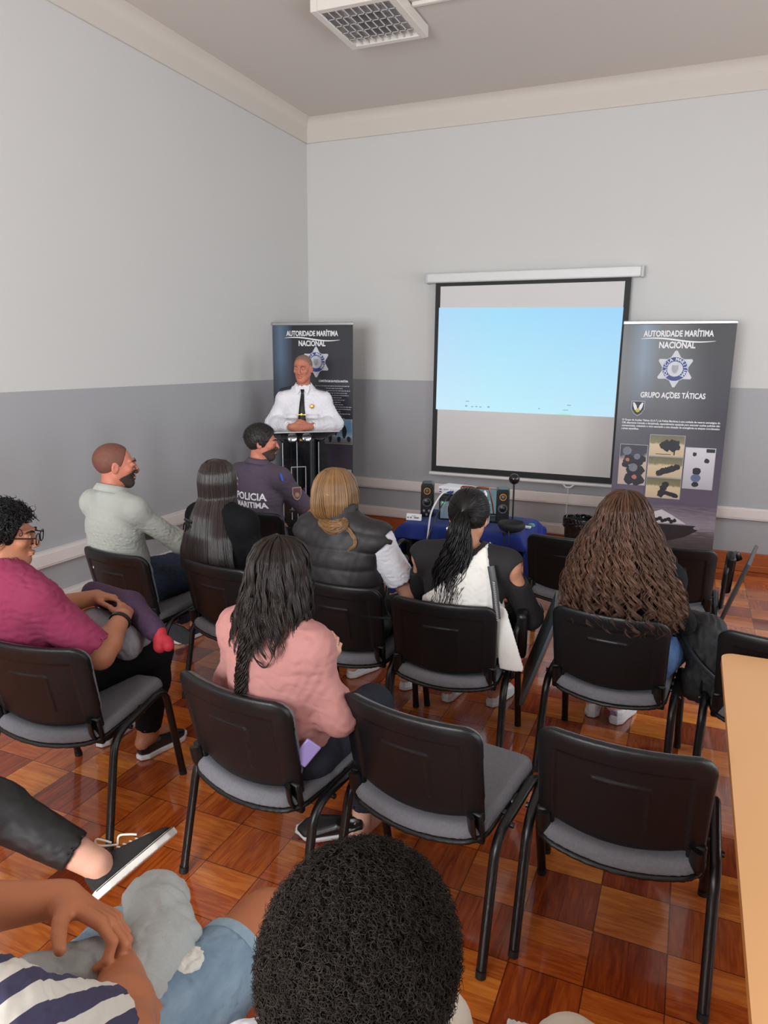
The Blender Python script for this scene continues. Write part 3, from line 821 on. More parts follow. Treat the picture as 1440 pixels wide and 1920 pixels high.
# ------------------------------------------------------------------ office chairs
PLAS = M('chair_black_plastic', (15, 15, 17), .4, .1, 25, .2, 350, spec=.4)
FAB = M('chair_grey_fabric', (112, 112, 118), .95, .22, 120, .5, 500)
FRM = M('chair_black_tube', (13, 13, 14), .33, .05, 20, spec=.5)
def chair_meshes():
    out = {}
    def bc(x, z): return -.232 - .075 * (z - .45) / .33 + .045 * (x / .235) ** 2
    h = .0045
    def shell(P):
        x, z = P[..., 0], P[..., 2]; y = P[..., 1] - bc(x, z)
        w = .238 - .010 * np.clip((.79 - z) / .33, 0, 1)
        zb = .478 - .030 * (1 - (x / .2) ** 2).clip(0, 1) - .030 * (np.abs(x) > .196) * np.clip((np.abs(x) - .196) / .01, 0, 1)
        zc = (.795 + zb) / 2; hz = (.795 - zb) / 2; r = .055
        qx = np.abs(x) - (w - r); qz = np.where(z > zc, np.abs(z - zc) - (hz - r), np.abs(z - zc) - (hz - .02))
        rz_ = np.where(z > zc, r, .02)
        qx = np.abs(x) - (w - rz_)
        d2 = np.sqrt(np.maximum(qx, 0) ** 2 + np.maximum(qz, 0) ** 2) + np.minimum(np.maximum(qx, qz), 0) - rz_
        # body of the shell: y from -.0 (rear) to +.024
        rim = np.clip((-d2 - .0) / .03, 0, 1)
        yr = -.000 - .010 * np.sqrt(1 - (1 - rim) ** 2)
        inner = np.maximum(np.abs(x) - .182, np.maximum(z - .735, -10 + 0 * z))
        yr = yr + .007 * np.clip(-inner / .006, 0, 1)
        # raised bracket mark
        mk = np.minimum(np.maximum(np.abs(x - .0) - .075, np.abs(z - .672) - .003), np.maximum(np.abs(x - .075) - .003, np.abs(z - .60) - .072))
        yr = yr - .004 * np.clip(1 - mk / .006, 0, 1)
        return np.maximum(d2, np.maximum(yr - y, y - .016)) * .8
    s = SDF().fn(shell, (-.25, -.36, .43), (.25, -.15, .81), k=0)
    V, F = s.mesh(h, lo=(-.26, -.36, .42), hi=(.26, -.13, .82)); out['backrest'] = (relax_mesh(V, F, 1), F, PLAS)
    def pad(P):
        x, z = P[..., 0], P[..., 2]; y = P[..., 1] - bc(x, z)
        w = .2345 - .010 * np.clip((.79 - z) / .33, 0, 1); zc, hz, r = .638, .152, .055
        qx = np.abs(x) - (w - r); qz = np.abs(z - zc) - (hz - r)
        d2 = np.sqrt(np.maximum(qx, 0) ** 2 + np.maximum(qz, 0) ** 2) + np.minimum(np.maximum(qx, qz), 0) - r
        top = .034 * np.sqrt(np.clip(1 - (1 - np.clip(-d2 / .03, 0, 1)) ** 2, 0, 1))
        return np.maximum(d2, np.maximum(.012 - y, y - .014 - top)) * .8
    V, F = SDF().fn(pad, (-.25, -.34, .46), (.25, -.12, .8), k=0).mesh(h, lo=(-.26, -.34, .45), hi=(.26, -.10, .82)); out['back_pad'] = (relax_mesh(V, F, 1), F, FAB)
    def seatf(P, lo, hi, grow):
        x, y = P[..., 0], P[..., 1]
        z = P[..., 2] - (.436 - .030 * (1 - (x / .235) ** 2) * np.clip((.24 - y) / .4, 0, 1) + .012 * np.clip(y / .2, 0, 1) - .03 * np.clip((y - .17) / .07, 0, 1) ** 2)
        yc = .005 - .035 * (1 - (x / .235) ** 2).clip(0, 1) * (y < 0)
        r = .06; qx = np.abs(x) - (.236 + grow - r); qy = np.abs(y - yc) - (.232 + grow - r)
        d2 = np.sqrt(np.maximum(qx, 0) ** 2 + np.maximum(qy, 0) ** 2) + np.minimum(np.maximum(qx, qy), 0) - r
        crown = np.sqrt(np.clip(1 - (1 - np.clip(-d2 / .03, 0, 1)) ** 2, 0, 1))
        return np.maximum(d2, np.maximum(lo - z, z - (lo + .006 + (hi - lo - .006) * crown))) * .8
    V, F = SDF().fn(lambda P: seatf(P, -.008, .034, 0), (-.25, -.3, .37), (.25, .26, .5), k=0).mesh(h, lo=(-.27, -.31, .36), hi=(.27, .27, .52)); out['seat'] = (relax_mesh(V, F, 1), F, FAB)
    V, F = SDF().fn(lambda P: seatf(P, -.026, -.006, .003), (-.25, -.3, .35), (.25, .26, .5), k=0).mesh(h, lo=(-.27, -.31, .34), hi=(.27, .27, .52)); out['seat_shell'] = (V, F, PLAS)
    return out
CM = chair_meshes()
CDATA = {}
def chair_parts():
    parts = []
    for n, (V, F, m) in CM.items():
        o = mesh_obj(n, V, F, m); parts.append(o)
    for sx in (-1, 1):
        # each side: rear leg, top rail, front leg
        path = fillet([(sx * .268, -.262, .0), (sx * .262, -.175, .415), (sx * .262, .165, .455), (sx * .268, .262, .0)], .075, 8)
        m = len(path); c = m // 2
        mid = [i for i, p in enumerate(path) if -.09 < p[1] < .09]
        g = G().tube(path, .0135, 12, flat=(1.2, .9), up=(1, 0, 0)); o = g.build('side_frame', FRM); parts.append(o)
        for yy in (-.262, .262): parts.append(G().tube([(sx * .268, yy, 0.), (sx * .2675, yy * .985, .022)], .0165, 12).build('foot_cap', M('foot_cap_rubber', (18, 17, 18), .6, .05)))
        g = G().tube(fillet([(sx * .262, .02, .432), (sx * .22, .01, .415), (sx * .2, -.16, .405), (sx * .205, -.222, .425), (sx * .205, -.236, .5)], .03), .011, 10, flat=(1.8, .8), up=(1, 0, 0))
        parts.append(g.build('back_bracket', FRM))
        g = G().box((sx * .207, -.201, .447), (.052, .022, .115), rot=(.2, 0, 0)); parts.append(g.build('bracket_cover', PLAS, bevel=.007))
        for zz in (.735, .505): parts.append(G().lathe([(.0, 0), (.004, 0), (.0055, .002), (.0, .003)], (sx * .19, -.232 - .075 * (zz - .45) / .33 + .045 * .65 - .004, zz), 10, rot=(PI / 2, 0, 0)).build('rivet', M('rivet_grey', (120, 120, 124), .4, .05, metal=.5)))
        parts.append(G().lathe([(0, 0), (.009, 0), (.009, .012), (0, .014)], (sx * .262 + sx * .012, -.10, .418), 10, rot=(0, sx * PI / 2, 0)).build('bolt', FRM))
    g = G().tube([(-.262, -.06, .424), (.262, -.06, .424)], .009, 8).tube([(-.262, .1, .44), (-.2, .1, .41), (.2, .1, .41), (.262, .1, .44)], .009, 8); parts.append(g.build('cross_bar', FRM))
    return parts
CHAIR0 = chair_parts()
CHAIRS = {}
def chair(key, label, x, y, rz, group=None):
    r = thing('conference_chair', label, 'chair', (x, y, 0), math.radians(rz), group)
    for p in CHAIR0:
        if key == 'first': c = p
        else: c = p.copy(); SC.collection.objects.link(c)
        c.parent = r
    CHAIRS[key] = r; return r
GC = 'black conference chairs in rows'
CH = dict(
 D=(3.68, -4.665, -.4, 'empty chair at the lower right beside the light wood desk, nearest of all'),
 C=(3.115, -4.74, -9, 'empty grey-seated black chair between the woman in pink and the empty chair by the desk'),
 B=(2.557, -4.823, -10, 'black chair on which the woman in the pink top sits'),
 A=(1.62, -4.83, 8, 'black chair under the person in the maroon T-shirt'),
 E=(2.85, -3.786, 3, 'black chair with a folded writing tablet under the woman with the black ponytail'),
 F=(3.555, -3.642, -5, 'black chair under the woman with long brown curls'),
 H=(4.19, -3.65, -4, 'empty black chair whose back shows above the far corner of the wood desk'),
 BL=(2.34, -3.75, -2, 'black chair under the woman in the black padded vest'),
 LH=(1.70, -3.73, -9, 'black chair under the woman with long straight dark hair'),
 S=(1.07, -3.76, -6, 'black chair under the man in the pale grey shirt by the wall'),
 PO=(1.15, -2.60, -3, 'front-row black chair under the man in the police polo'),
 N=(1.83, -2.55, -5, 'empty front-row black chair seen over the shoulder of the woman in the padded vest'),
 G1=(3.17, -2.42, 0, 'empty front-row black chair just right of the blue-covered table'),
 G2=(3.73, -2.38, 0, 'empty front-row black chair with folded tablet below the right banner'),
)
for i, (k, (x, y, rz, lab)) in enumerate(CH.items()):
    r = chair(k, lab, x, y, rz, GC)
    if i == 0:
        first = r
        for p in CHAIR0: p.parent = r
        # keep the unparented originals out: the first chair uses them directly
        for c in list(r.children):
            if c not in CHAIR0: bpy.data.objects.remove(c)
# folding writing tablets (parts of their chairs)
TBW = M('tablet_edge_wood', (120, 72, 40), .5, .15, 8)
TBG = M('tablet_dark_laminate', (70, 76, 80), .35, .1, 60)
def folded_tablet(r, yaw=7):
    # arm post rises from the frame, padded elbow and board hanging beside it
    G().tube(fillet([(.285, -.10, .42), (.295, -.12, .66), (.32, .0, .70), (.345, .10, .70)], .05), .013, 10).build('tablet_post', FRM, r)
    G().box((.31, -.05, .62), (.045, .09, .25), rot=(.35, 0, .1)).build('arm_pad', PLAS, r, bevel=.016)
    R = Euler((0.10, math.radians(17), math.radians(yaw))).to_matrix()
    b = G().box((.372, .10, .50), (.016, .36, .44), rot=R).build('writing_tablet', TBG, r, bevel=.003)
    G().box(Vector((.372, .10, .50)) + R @ Vector((.0095, 0, 0)), (.005, .352, .432), rot=R).build('tablet_underside', TBW, b)
    G().tube([(.345, .1, .70), (.365, .1, .66)], .022, 10).build('tablet_hinge', FRM, r)
folded_tablet(CHAIRS['E']); folded_tablet(CHAIRS['G2'], -8)
r = CHAIRS['N']
G().tube(fillet([(.285, -.12, .42), (.29, -.14, .62), (.30, -.06, .65), (.31, .0, .62)], .05), .014, 10).build('tablet_post', FRM, r)
r = CHAIRS['PO']     # this one has its tablet up
G().tube(fillet([(.285, -.10, .42), (.295, -.06, .68), (.28, .25, .69)], .05), .012, 10).build('tablet_post', FRM, r)
b = G().box((.17, .30, .705), (.34, .25, .018), rot=(0, 0, -.1)).build('writing_tablet', M('tablet_speckled_top', (84, 86, 90), .5, .4, 300), r, bevel=.004)

# ------------------------------------------------------------------ light wood desk at the right
DESK = M('beech_desk_top', (216, 164, 112), .38, .05, 3, 0, stretch=(1, .25, 1))
DEDGE = M('desk_edge_band', (196, 130, 66), .4, .05)
dk = thing('wooden_desk', 'light beech desk with rounded corner reaching in from the right edge', 'desk', (4.72, -5.0, 0))
g = G(); n = 8; rad = .05; X0, X1, Y0, Y1 = -.775, .78, -1.6, .985
outl = []
for (cx_, cy_, a0) in ((X1 - rad, Y1 - rad, 0), (X0 + rad, Y1 - rad, 90), (X0 + rad, Y0 + rad, 180), (X1 - rad, Y0 + rad, 270)):
    for k in range(n + 1): a = math.radians(a0 + 90 * k / n); outl.append((cx_ + rad * math.cos(a), cy_ + rad * math.sin(a)))
V = [(x, y, .74) for x, y in outl] + [(x, y, .712) for x, y in outl]; m = len(outl)
topf = [tuple(range(m))]; side = [(i, m + i, m + (i + 1) % m, (i + 1) % m) for i in range(m)]
o = mesh_obj('desk_top', V, topf + [tuple(range(2 * m - 1, m - 1, -1))] + side, [DESK, DEDGE], dk, smooth=False)
for i, p in enumerate(o.data.polygons): p.material_index = 0 if i < 1 else 1
G().box((0, -.3, .60), (1.2, .02, .2)).build('modesty_panel', DESK, dk)
for sx in (-.55, .6):
    for sy in (.75, -1.35): G().box((sx, sy, .36), (.045, .045, .71)).build('leg', M('desk_leg_grey', (90, 92, 96), .4, .05, metal=.4), dk, bevel=.005)

# ------------------------------------------------------------------ equipment table with blue cloth
tb = thing('equipment_table', 'low table in front of the screen under the blue cloth', 'table', (2.43, -2.15, 0))
TZ = .70
tw, td = .78, .50
G().box((0, 0, TZ - .012), (tw, td, .022)).build('tabletop', M('table_board', (90, 70, 55), .5, .1), tb)
for sx in (-1, 1):
    for sy in (-1, 1): G().box((sx * (tw / 2 - .03), sy * (td / 2 - .03), (TZ - .02) / 2), (.035, .035, TZ - .02)).build('leg', FRM, tb, bevel=.004)
G().box((0, .05, .30), (tw - .06, td - .14, .018)).build('shelf', M('shelf_board_dark', (40, 40, 42), .5, .1), tb)
CL = M('royal_blue_cloth', (18, 40, 118), .9, .12, 30, .3, 300, sheen=.05)
def cloth():
    """cloth over the table, short drop in front, long drops at the sides"""
    hx_, hy_ = tw / 2 + .012, td / 2 + .012
    nu, nv = 90, 70; V = []; 
    dropx, dropf, dropb = .50, .10, .3
    U = np.linspace(-hx_ - dropx, hx_ + dropx, nu); W_ = np.linspace(-hy_ - dropf, hy_ + dropb, nv)
    for v in W_:
        for u in U:
            x = max(-hx_, min(hx_, u)); ex = abs(u) - hx_; y = max(-hy_, min(hy_, v)); ey = max(-hy_ - v, v - hy_)
            z = TZ + .004; sgnx = 1 if u > 0 else -1; sgny = 1 if v > 0 else -1
            if ex > 0 and ey <= 0: z -= ex; x += sgnx * (.008 + .014 * math.sin(v * 22 + sgnx) * min(ex / .3, 1) + .06 * ex)
            elif ey > 0 and ex <= 0: z -= ey; y += sgny * (.012 + .012 * math.sin(u * 15) * ey / .1)
            elif ex > 0 and ey > 0:
                z -= max(ex, ey); x += sgnx * min(ex, .05) * .8; y += sgny * min(ey, .05) * .8
                if ey > .05 and ex > .05: x += sgnx * .03; 
            rr_ = .02
            V.append((x, y, z + .0015 * math.sin(u * 31) * math.sin(v * 27)))
    F = [(j * nu + i, j * nu + i + 1, (j + 1) * nu + i + 1, (j + 1) * nu + i) for j in range(nv - 1) for i in range(nu - 1)]
    return V, F
V, F = cloth()
o = mesh_obj('tablecloth', V, F, CL); o.location = (2.43, -2.15, 0)
md = o.modifiers.new('thick', 'SOLIDIFY'); md.thickness = .002; md.offset = 1
sm_ = o.modifiers.new('soft', 'SMOOTH'); sm_.iterations = 3; sm_.factor = .5
tag(o, 'royal blue cloth draped over the equipment table', 'tablecloth')

SPK = M('speaker_black', (22, 22, 25), .35, .08, 30)
def speaker(x, y, rz, label, knobs):
    r = thing('desktop_speaker', label, 'speaker', (x, y, TZ + .006), math.radians(rz), 'pair of desktop speakers')
    g = G(); w, d, h = .088, .14, .235
    g.prism([(-w / 2, 0), (w / 2, 0), (w / 2, h - .012), (w / 2 - .012, h), (-w / 2 + .012, h), (-w / 2, h - .012)][::-1], d, Matrix.Translation((0, 0, .0)) @ Matrix.Shear('XZ', 4, (0, .08)) if False else None)
    g.build('cabinet', SPK, r, bevel=.006)
    def ring(z, R, mat, mat2):
        G().lathe([(R, 0), (R * .95, .006), (R * .8, .006), (R * .76, .002), (R * .76, 0)], (0, -.001, z), 28, rot=(PI / 2, 0, 0)).build('driver_ring', mat, r)
        G().lathe([(R * .76, .0005), (R * .5, -.004 + .006), (R * .25, .004), (.0, .008)], (0, -.001, z), 24, rot=(PI / 2, 0, 0)).build('driver_cone', mat2, r)
    ring(.185, .030, SPK, M('driver_dark', (48, 44, 40), .5, .1))
    G().lathe([(.024, 0), (.024, .008), (.018, .008), (.018, 0)], (0, -.002, .185), 28, rot=(PI / 2, 0, 0)).build('gold_ring', M('driver_gold_ring', (200, 140, 62), .35, .05, metal=.6), r)
    G().lathe([(.0, .0), (.012, .002), (.010, .009), (0, .012)], (0, -.002, .185), 20, rot=(PI / 2, 0, 0)).build('dust_cap', M('dust_cap_grey', (92, 88, 84), .5, .1), r)
    ring(.105, .032, M('driver_rim_grey', (84, 84, 88), .4, .05), SPK)
    if knobs:
        for sx, zz in ((-.018, .045), (.018, .045), (0, .018)):
            G().lathe([(0, 0), (.010, 0), (.009, .014), (0, .015)], (sx, -.001, zz), 16, rot=(PI / 2, 0, 0)).build('knob', M('knob_silver', (150, 150, 154), .3, .05, metal=.7), r)
    return r
speaker(2.12, -2.17, 16, 'left desktop speaker with gold driver ring and three knobs, by the white name card', True)
speaker(2.655, -2.16, 14, 'right desktop speaker with gold driver ring, beside the ball-topped microphone', False)
# computer tower lying beside left speaker
pc = thing('computer_tower', 'dark computer tower with pale front panel and green light between the speakers', 'computer', (2.265, -2.20, TZ + .006), math.radians(10))
G().box((.02, .12, .085), (.13, .24, .17)).build('case', SPK, pc, bevel=.006)
G().box((.02, -.004, .07), (.105, .008, .12)).build('front_panel', M('front_panel_blue_grey', (126, 146, 158), .4, .08, 20), pc, bevel=.002)
G().lathe([(0, 0), (.006, 0), (.006, .004), (0, .005)], (-.012, -.009, .12), 12, rot=(PI / 2, 0, 0)).build('power_light', mat_emit('green_light', lambda N, L, e: (e.inputs[0].__setattr__('default_value', (.1, 1, .15, 1)), e.inputs[1].__setattr__('default_value', 4))), pc)
pj = thing('projector', 'small white projector box lying on the computer tower', 'projector', (2.275, -2.12, TZ + .185), math.radians(-8))
G().box((.045, 0, .026), (.21, .15, .05)).build('housing', M('projector_white', (226, 226, 230), .35, .02), pj, bevel=.008)
for i in range(2): G().box((-.042, -.076, .03 - .016 * i), (.018, .003, .007)).build('port', M('port_dark_blue', (46, 60, 96), .4, .05), pj)
for i in range(3): G().box((-.012 + .014 * i, -.076, .032), (.008, .003, .006)).build('port', M('port_grey', (120, 120, 126), .4, .05), pj)
G().box((.035, -.085, .018), (.042, .02, .016)).build('video_plug', M('vga_plug_blue', (36, 70, 170), .5, .05), pj, bevel=.003)
wb = thing('white_canister', 'upright white rounded case standing left of the right speaker', 'case', (2.56, -2.26, TZ + .006))
G().box((0, 0, .085), (.05, .10, .17)).build('body', M('projector_white', (226, 226, 230)), wb, bevel=.02, seg=4)
G().tube([(0, 0, .165), (.002, .01, .215), (-.012, .02, .23)], .008, 10).build('spout', M('projector_white', (226, 226, 230)), wb)
lp = thing('open_laptop', 'open laptop with pale teal screen behind the white case', 'laptop', (2.50, -2.06, TZ + .006), math.radians(6))
G().box((0, -.02, .008), (.24, .17, .014)).build('keyboard_base', SPK, lp, bevel=.003)
G().box((0, .075, .11), (.24, .008, .185), rot=(-.15, 0, 0)).build('lid', SPK, lp, bevel=.003)
G().box((0, .069, .112), (.222, .003, .165), rot=(-.15, 0, 0)).build('display', mat_emit('teal_display', lambda N, L, e: (e.inputs[0].__setattr__('default_value', (*lin((110, 142, 150)), 1)), e.inputs[1].__setattr__('default_value', .7))), lp)
nc = thing('name_card', 'white folded name card with small grey emblems on the blue cloth', 'card', (2.075, -2.30, TZ + .006), math.radians(8))
G().box((0, -.008, .022), (.105, .0015, .045), rot=(-.3, 0, 0)).build('front_face', LET, nc); G().box((0, .008, .022), (.105, .0015, .045), rot=(.3, 0, 0)).build('rear_face', LET, nc)
g = G()
for a, w in ((-.04, .012), (-.02, .012), (.018, .035)): g.box((a, -.0105, .018), (w, .001, .01), rot=(-.3, 0, 0))
g.box((.0, -.0075, .03), (.03, .001, .003), rot=(-.3, 0, 0)); g.build('card_print', M('card_print_grey', (120, 110, 110), .6, .2), nc)
mc = thing('desk_microphone', 'black ball-topped microphone on a thin upright stem', 'microphone', (2.742, -2.23, TZ + .006))
G().lathe([(0, 0), (.045, 0), (.045, .012), (.01, .02), (0, .02)], (0, 0, 0), 24).build('base', SPK, mc)
G().tube([(0, 0, .015), (-.002, 0, .30)], .006, 10).build('stem', SPK, mc)
G().lathe([(.0, -.033)] + [(.035 * math.cos(a), .035 * math.sin(a)) for a in [math.radians(d) for d in range(-75, 80, 15)]] + [(0, .035)], (-.002, 0, .325), 24).build('foam_ball', M('mic_ball_gloss', (20, 18, 20), .25, .05), mc)
cp = thing('black_bowl_cap', 'black bowl-shaped cap with two hanging cords at the front edge of the table', 'cap', (2.77, -2.38, TZ + .004))
s = SDF().ell((0, 0, .055), (.088, .075, .05), k=.01).plane((0, 0, .082), (0, -.15, 1), k=.012)
s.ell((0, 0, .08), (.075, .062, .035), op='s', k=.006)
sdf_obj('bowl', s, .004, M('cap_black_cloth', (24, 24, 26), .7, .1, 60), cp)
G().tube([(-.03, -.07, .03), (-.032, -.085, -.02), (-.028, -.088, -.12), (-.025, -.088, -.17)], .003, 6).tube([(.0, -.072, .03), (.004, -.085, -.03), (.003, -.088, -.17)], .003, 6).build('cord', SPK, cp)
G().box((-.028, -.076, .012), (.02, .012, .022)).build('toggle', SPK, cp, bevel=.003)
sb = G().box((0, 0, .006), (.045, .035, .012)).build('white_eraser_box', LET, bevel=.002); sb.location = (2.80, -2.17, TZ + .006); sb.location.x = 2.835; sb.location.y = -2.20; tag(sb, 'small white box at the right end of the blue cloth', 'box')
gm = G().lathe([(0, 0), (.022, 0), (.022, .01), (.015, .016), (0, .017)], (0, 0, 0), 18).build('green_puck', M('puck_green', (84, 150, 140), .4, .05)); gm.location = (2.85, -2.13, TZ + .006); tag(gm, 'small round green puck behind the white box', 'puck')
# cables
def cable(name, label, pts, r, mat):
    o = G().tube(smooth_path(pts, 40), r, 8).build(name, mat); return tag(o, label, 'cable')
WC = M('white_cable_rubber', (214, 214, 218), .4, .02)
cable('white_cable', 'white cable running from the projector down over the front of the blue cloth', [(2.30, -2.225, .92), (2.27, -2.32, .90), (2.235, -2.40, .80), (2.228, -2.435, .68), (2.222, -2.45, .52), (2.21, -2.45, .42)], .006, WC)
cable('black_cable', 'black cable hanging beside the white cable in front of the blue cloth', [(2.325, -2.225, .915), (2.30, -2.33, .86), (2.262, -2.40, .76), (2.24, -2.44, .66), (2.222, -2.452, .60)], .0045, SPK)
cable('black_floor_cable', 'thin black cable curling on the floor left of the blue table', [(1.95, -1.0, .006), (1.75, -1.3, .006), (1.80, -1.7, .006), (1.95, -2.0, .006), (2.2, -2.1, .05)], .004, SPK)
# black equipment case under the table
ec = thing('equipment_case', 'black case with pale green lid pushed under the blue-covered table', 'case', (2.46, -2.42, 0))
G().box((.03, .06, .28), (.62, .20, .54)).build('case_body', M('case_black', (28, 30, 32), .4, .1), ec, bevel=.012)
G().box((.03, .06, .556), (.60, .18, .014)).build('case_lid', M('lid_pale_green', (96, 124, 116), .25, .1), ec, bevel=.004)
for i in range(5): G().box((.12, -.045, .50 - .022 * i), (.26, .006, .006)).build('vent_rib', M('case_rib', (44, 48, 50), .4, .1), ec)
# waste bin with bag
bn = thing('waste_bin', 'black waste bin lined with a black plastic bag near the right banner', 'bin', (2.93, -.42, 0))
G().lathe([(.09, 0), (.105, .0), (.125, .40), (.118, .40), (.1, .02)], (0, 0, 0), 28).build('bin_body', SPK, bn)
def bagf():
    s = SDF().fn(lambda P: np.abs(np.sqrt(P[..., 0] ** 2 + P[..., 1] ** 2) - .132 - .006 * wob(P, 60, 3)) - .004, (-.16, -.16, .33), (.16, .16, .46), k=0)
    s.fn(lambda P: np.abs(P[..., 2] - .385) - .045 - .01 * wob(P, 35, 5), k=0, op='i'); return s
sdf_obj('bin_bag', bagf(), .005, M('black_plastic_film', (20, 20, 22), .18, .1), bn)

# ------------------------------------------------------------------ acrylic lectern
AC = bpy.data.materials.new('clear_acrylic'); AC.use_nodes = True
N_ = AC.node_tree.nodes; L_ = AC.node_tree.links; N_.remove(N_['Principled BSDF'])
t_ = N_.new('ShaderNodeBsdfTransparent'); t_.inputs[0].default_value = (.93, .95, .96, 1); g_ = N_.new('ShaderNodeBsdfGlossy'); g_.inputs['Roughness'].default_value = .05
fr_ = N_.new('ShaderNodeFresnel'); fr_.inputs[0].default_value = 1.35; m_ = N_.new('ShaderNodeMixShader')
nz_ = N_.new('ShaderNodeTexNoise'); nz_.inputs['Scale'].default_value = 3; mm_ = N_.new('ShaderNodeMath'); mm_.operation = 'MULTIPLY_ADD'; mm_.inputs[1].default_value = .04; L_.new(nz_.outputs['Fac'], mm_.inputs[0]); L_.new(fr_.outputs[0], mm_.inputs[2])
L_.new(mm_.outputs[0], m_.inputs[0]); L_.new(t_.outputs[0], m_.inputs[1]); L_.new(g_.outputs[0], m_.inputs[2]); L_.new(m_.outputs[0], N_['Material Output'].inputs[0])
ACE = M('acrylic_edge', (196, 202, 208), .2, .05)
lx, ly = .745, -1.58
le = thing('acrylic_lectern', 'clear acrylic lectern with sloping top in front of the officer', 'lectern', (lx, ly, 0), math.radians(42))
R = Euler((math.radians(14), 0, 0)).to_matrix()
def apanel(name, c, d, rot=None, edges=True):
    o = G().box(c, d, rot).build(name, AC, le)
    return o
def aedge(pts, r=.004): return G().tube(pts, r, 6).build('bright_edge', ACE, le)
# sloping top: wide sheet
ctop = Vector((0, 0, 1.15)); tilt = Euler((math.radians(-13), 0, 0)).to_matrix()
cor = [ctop + tilt @ Vector(p) for p in ((-.31, -.22, 0), (.31, -.22, 0), (.31, .22, 0), (-.31, .22, 0))]
G().box(ctop, (.62, .44, .010), rot=tilt).build('reading_top', AC, le)
for a, b in ((0, 1), (1, 2), (2, 3), (3, 0)): aedge([cor[a], cor[b]], .005)
for sx in (-.06, .06):
    q = ctop + tilt @ Vector((sx, -.10, -.03))
    G().lathe([(.0, -.03), (.034, -.03), (.038, -.02), (.038, .015), (.03, .02), (0, .02)], q, 24, rot=(math.radians(70), 0, 0)).build('steel_standoff', M('standoff_steel', (206, 208, 214), .12, .05, metal=.9), le)
for sx in (-.15, .15):
    G().box((sx, 0, .57), (.010, .30, 1.10)).build('side_panel', AC, le)
    for yy in (-.15, .15): aedge([(sx, yy, .03), (sx, yy, 1.11)], .0035)
G().box((0, .12, .57), (.29, .008, 1.10)).build('front_panel', AC, le)
sh = G().box((0, 0, .55), (.10, .16, .012)).build('inner_shelf', AC, le)
for p0, p1 in (((-.07, -.1, .9), (.05, -.1, .9)), ((.05, -.1, .9), (.05, -.1, .35)), ((-.07, -.1, .35), (-.07, -.1, .9)), ((.0, .0, .35), (.0, .0, 1.1))): aedge([p0, p1], .0035)
G().box((0, 0, .02), (.50, .42, .035)).build('base', M('lectern_base_grey', (62, 64, 68), .5, .3, 80), le, bevel=.006)
# ------------------------------------------------------------------ people
def nrm(v): v = np.asarray(v, float); return v / (np.linalg.norm(v) + 1e-9)
def rotm(yaw=0, pitch=0, tilt=0):
    """columns = local axes; yaw>0 turns to the person's left, pitch>0 looks down"""
    m = Matrix.Rotation(math.radians(yaw), 3, 'Z') @ Matrix.Rotation(math.radians(-pitch), 3, 'X') @ Matrix.Rotation(math.radians(tilt), 3, 'Y')
    return np.array(m)

SKIN = lambda n, c: M('skin_' + n, c, .5, .05, 40, .08, 300, spec=.35)
EYEW = M('eye_white', (176, 164, 156), .5, .02, spec=.2)
IRIS = M('eye_iris_dark', (46, 34, 28), .2, .1, 100)

def head_sdf(s, c, R, sc=1., fem=False, k=.012, grow=0.):
    T = lambda p: np.asarray(c, float) + R @ (np.asarray(p, float) * sc)
    E = lambda p, r, kk=k, op='u', rot=None: s.ell(T(p), (np.array(r) + (grow if op == 'u' else 0)) * sc, R if rot is None else R @ rot, kk, op)
    E((0, -.016, .030), (.0745, .093, .082), 0.02)
    E((0, .022, -.030), (.056, .064, .072), .03)
    jw = .010 if fem else .013
    E((0, .060, -.090), (.026, .024, .019), .028)
    s.cap(T((-.048, .0, -.045)), T((-.016, .062, -.092)),  (.018 + grow) * sc, (.013 + grow) * sc, .03); s.cap(T((.048, .0, -.045)), T((.016, .062, -.092)), (.018 + grow) * sc, (.013 + grow) * sc, .03)
    for sx in (-1, 1):
        E((sx * .040, .062, -.014), (.020, .018, .017), .022)
        s.cap(T((sx * .012, .088, .030)), T((sx * .046, .070, .030)), .0085 * sc, .006 * sc, .014)
        E((sx * .031, .094, .011), (.016, .014, .010), .010, 's')
        E((sx * .031, .078, .010), (.015, .013, .0125), .004)
        Re = np.array(Matrix.Rotation(sx * .35, 3, 'Z'))
        E((sx * .077, -.006, -.004), (.008, .019, .031), .006, 'u', Re)
        E((sx * .082, -.002, .0), (.005, .011, .019), .004, 's', Re)
        E((sx * .013, .098, -.030), (.009, .010, .008), .006)
    s.cap(T((0, .086, .020)), T((0, .108, -.024)), .0075 * sc, .0105 * sc, .010)
    E((0, .090, -.0545), (.022, .011, .0050), .005); E((0, .088, -.0645), (.019, .011, .0062), .005)
    s.cap(T((-.020, .0965, -.0592)), T((.020, .0965, -.0592)), .0018 * sc, .0018 * sc, .003, op='s')
    return s

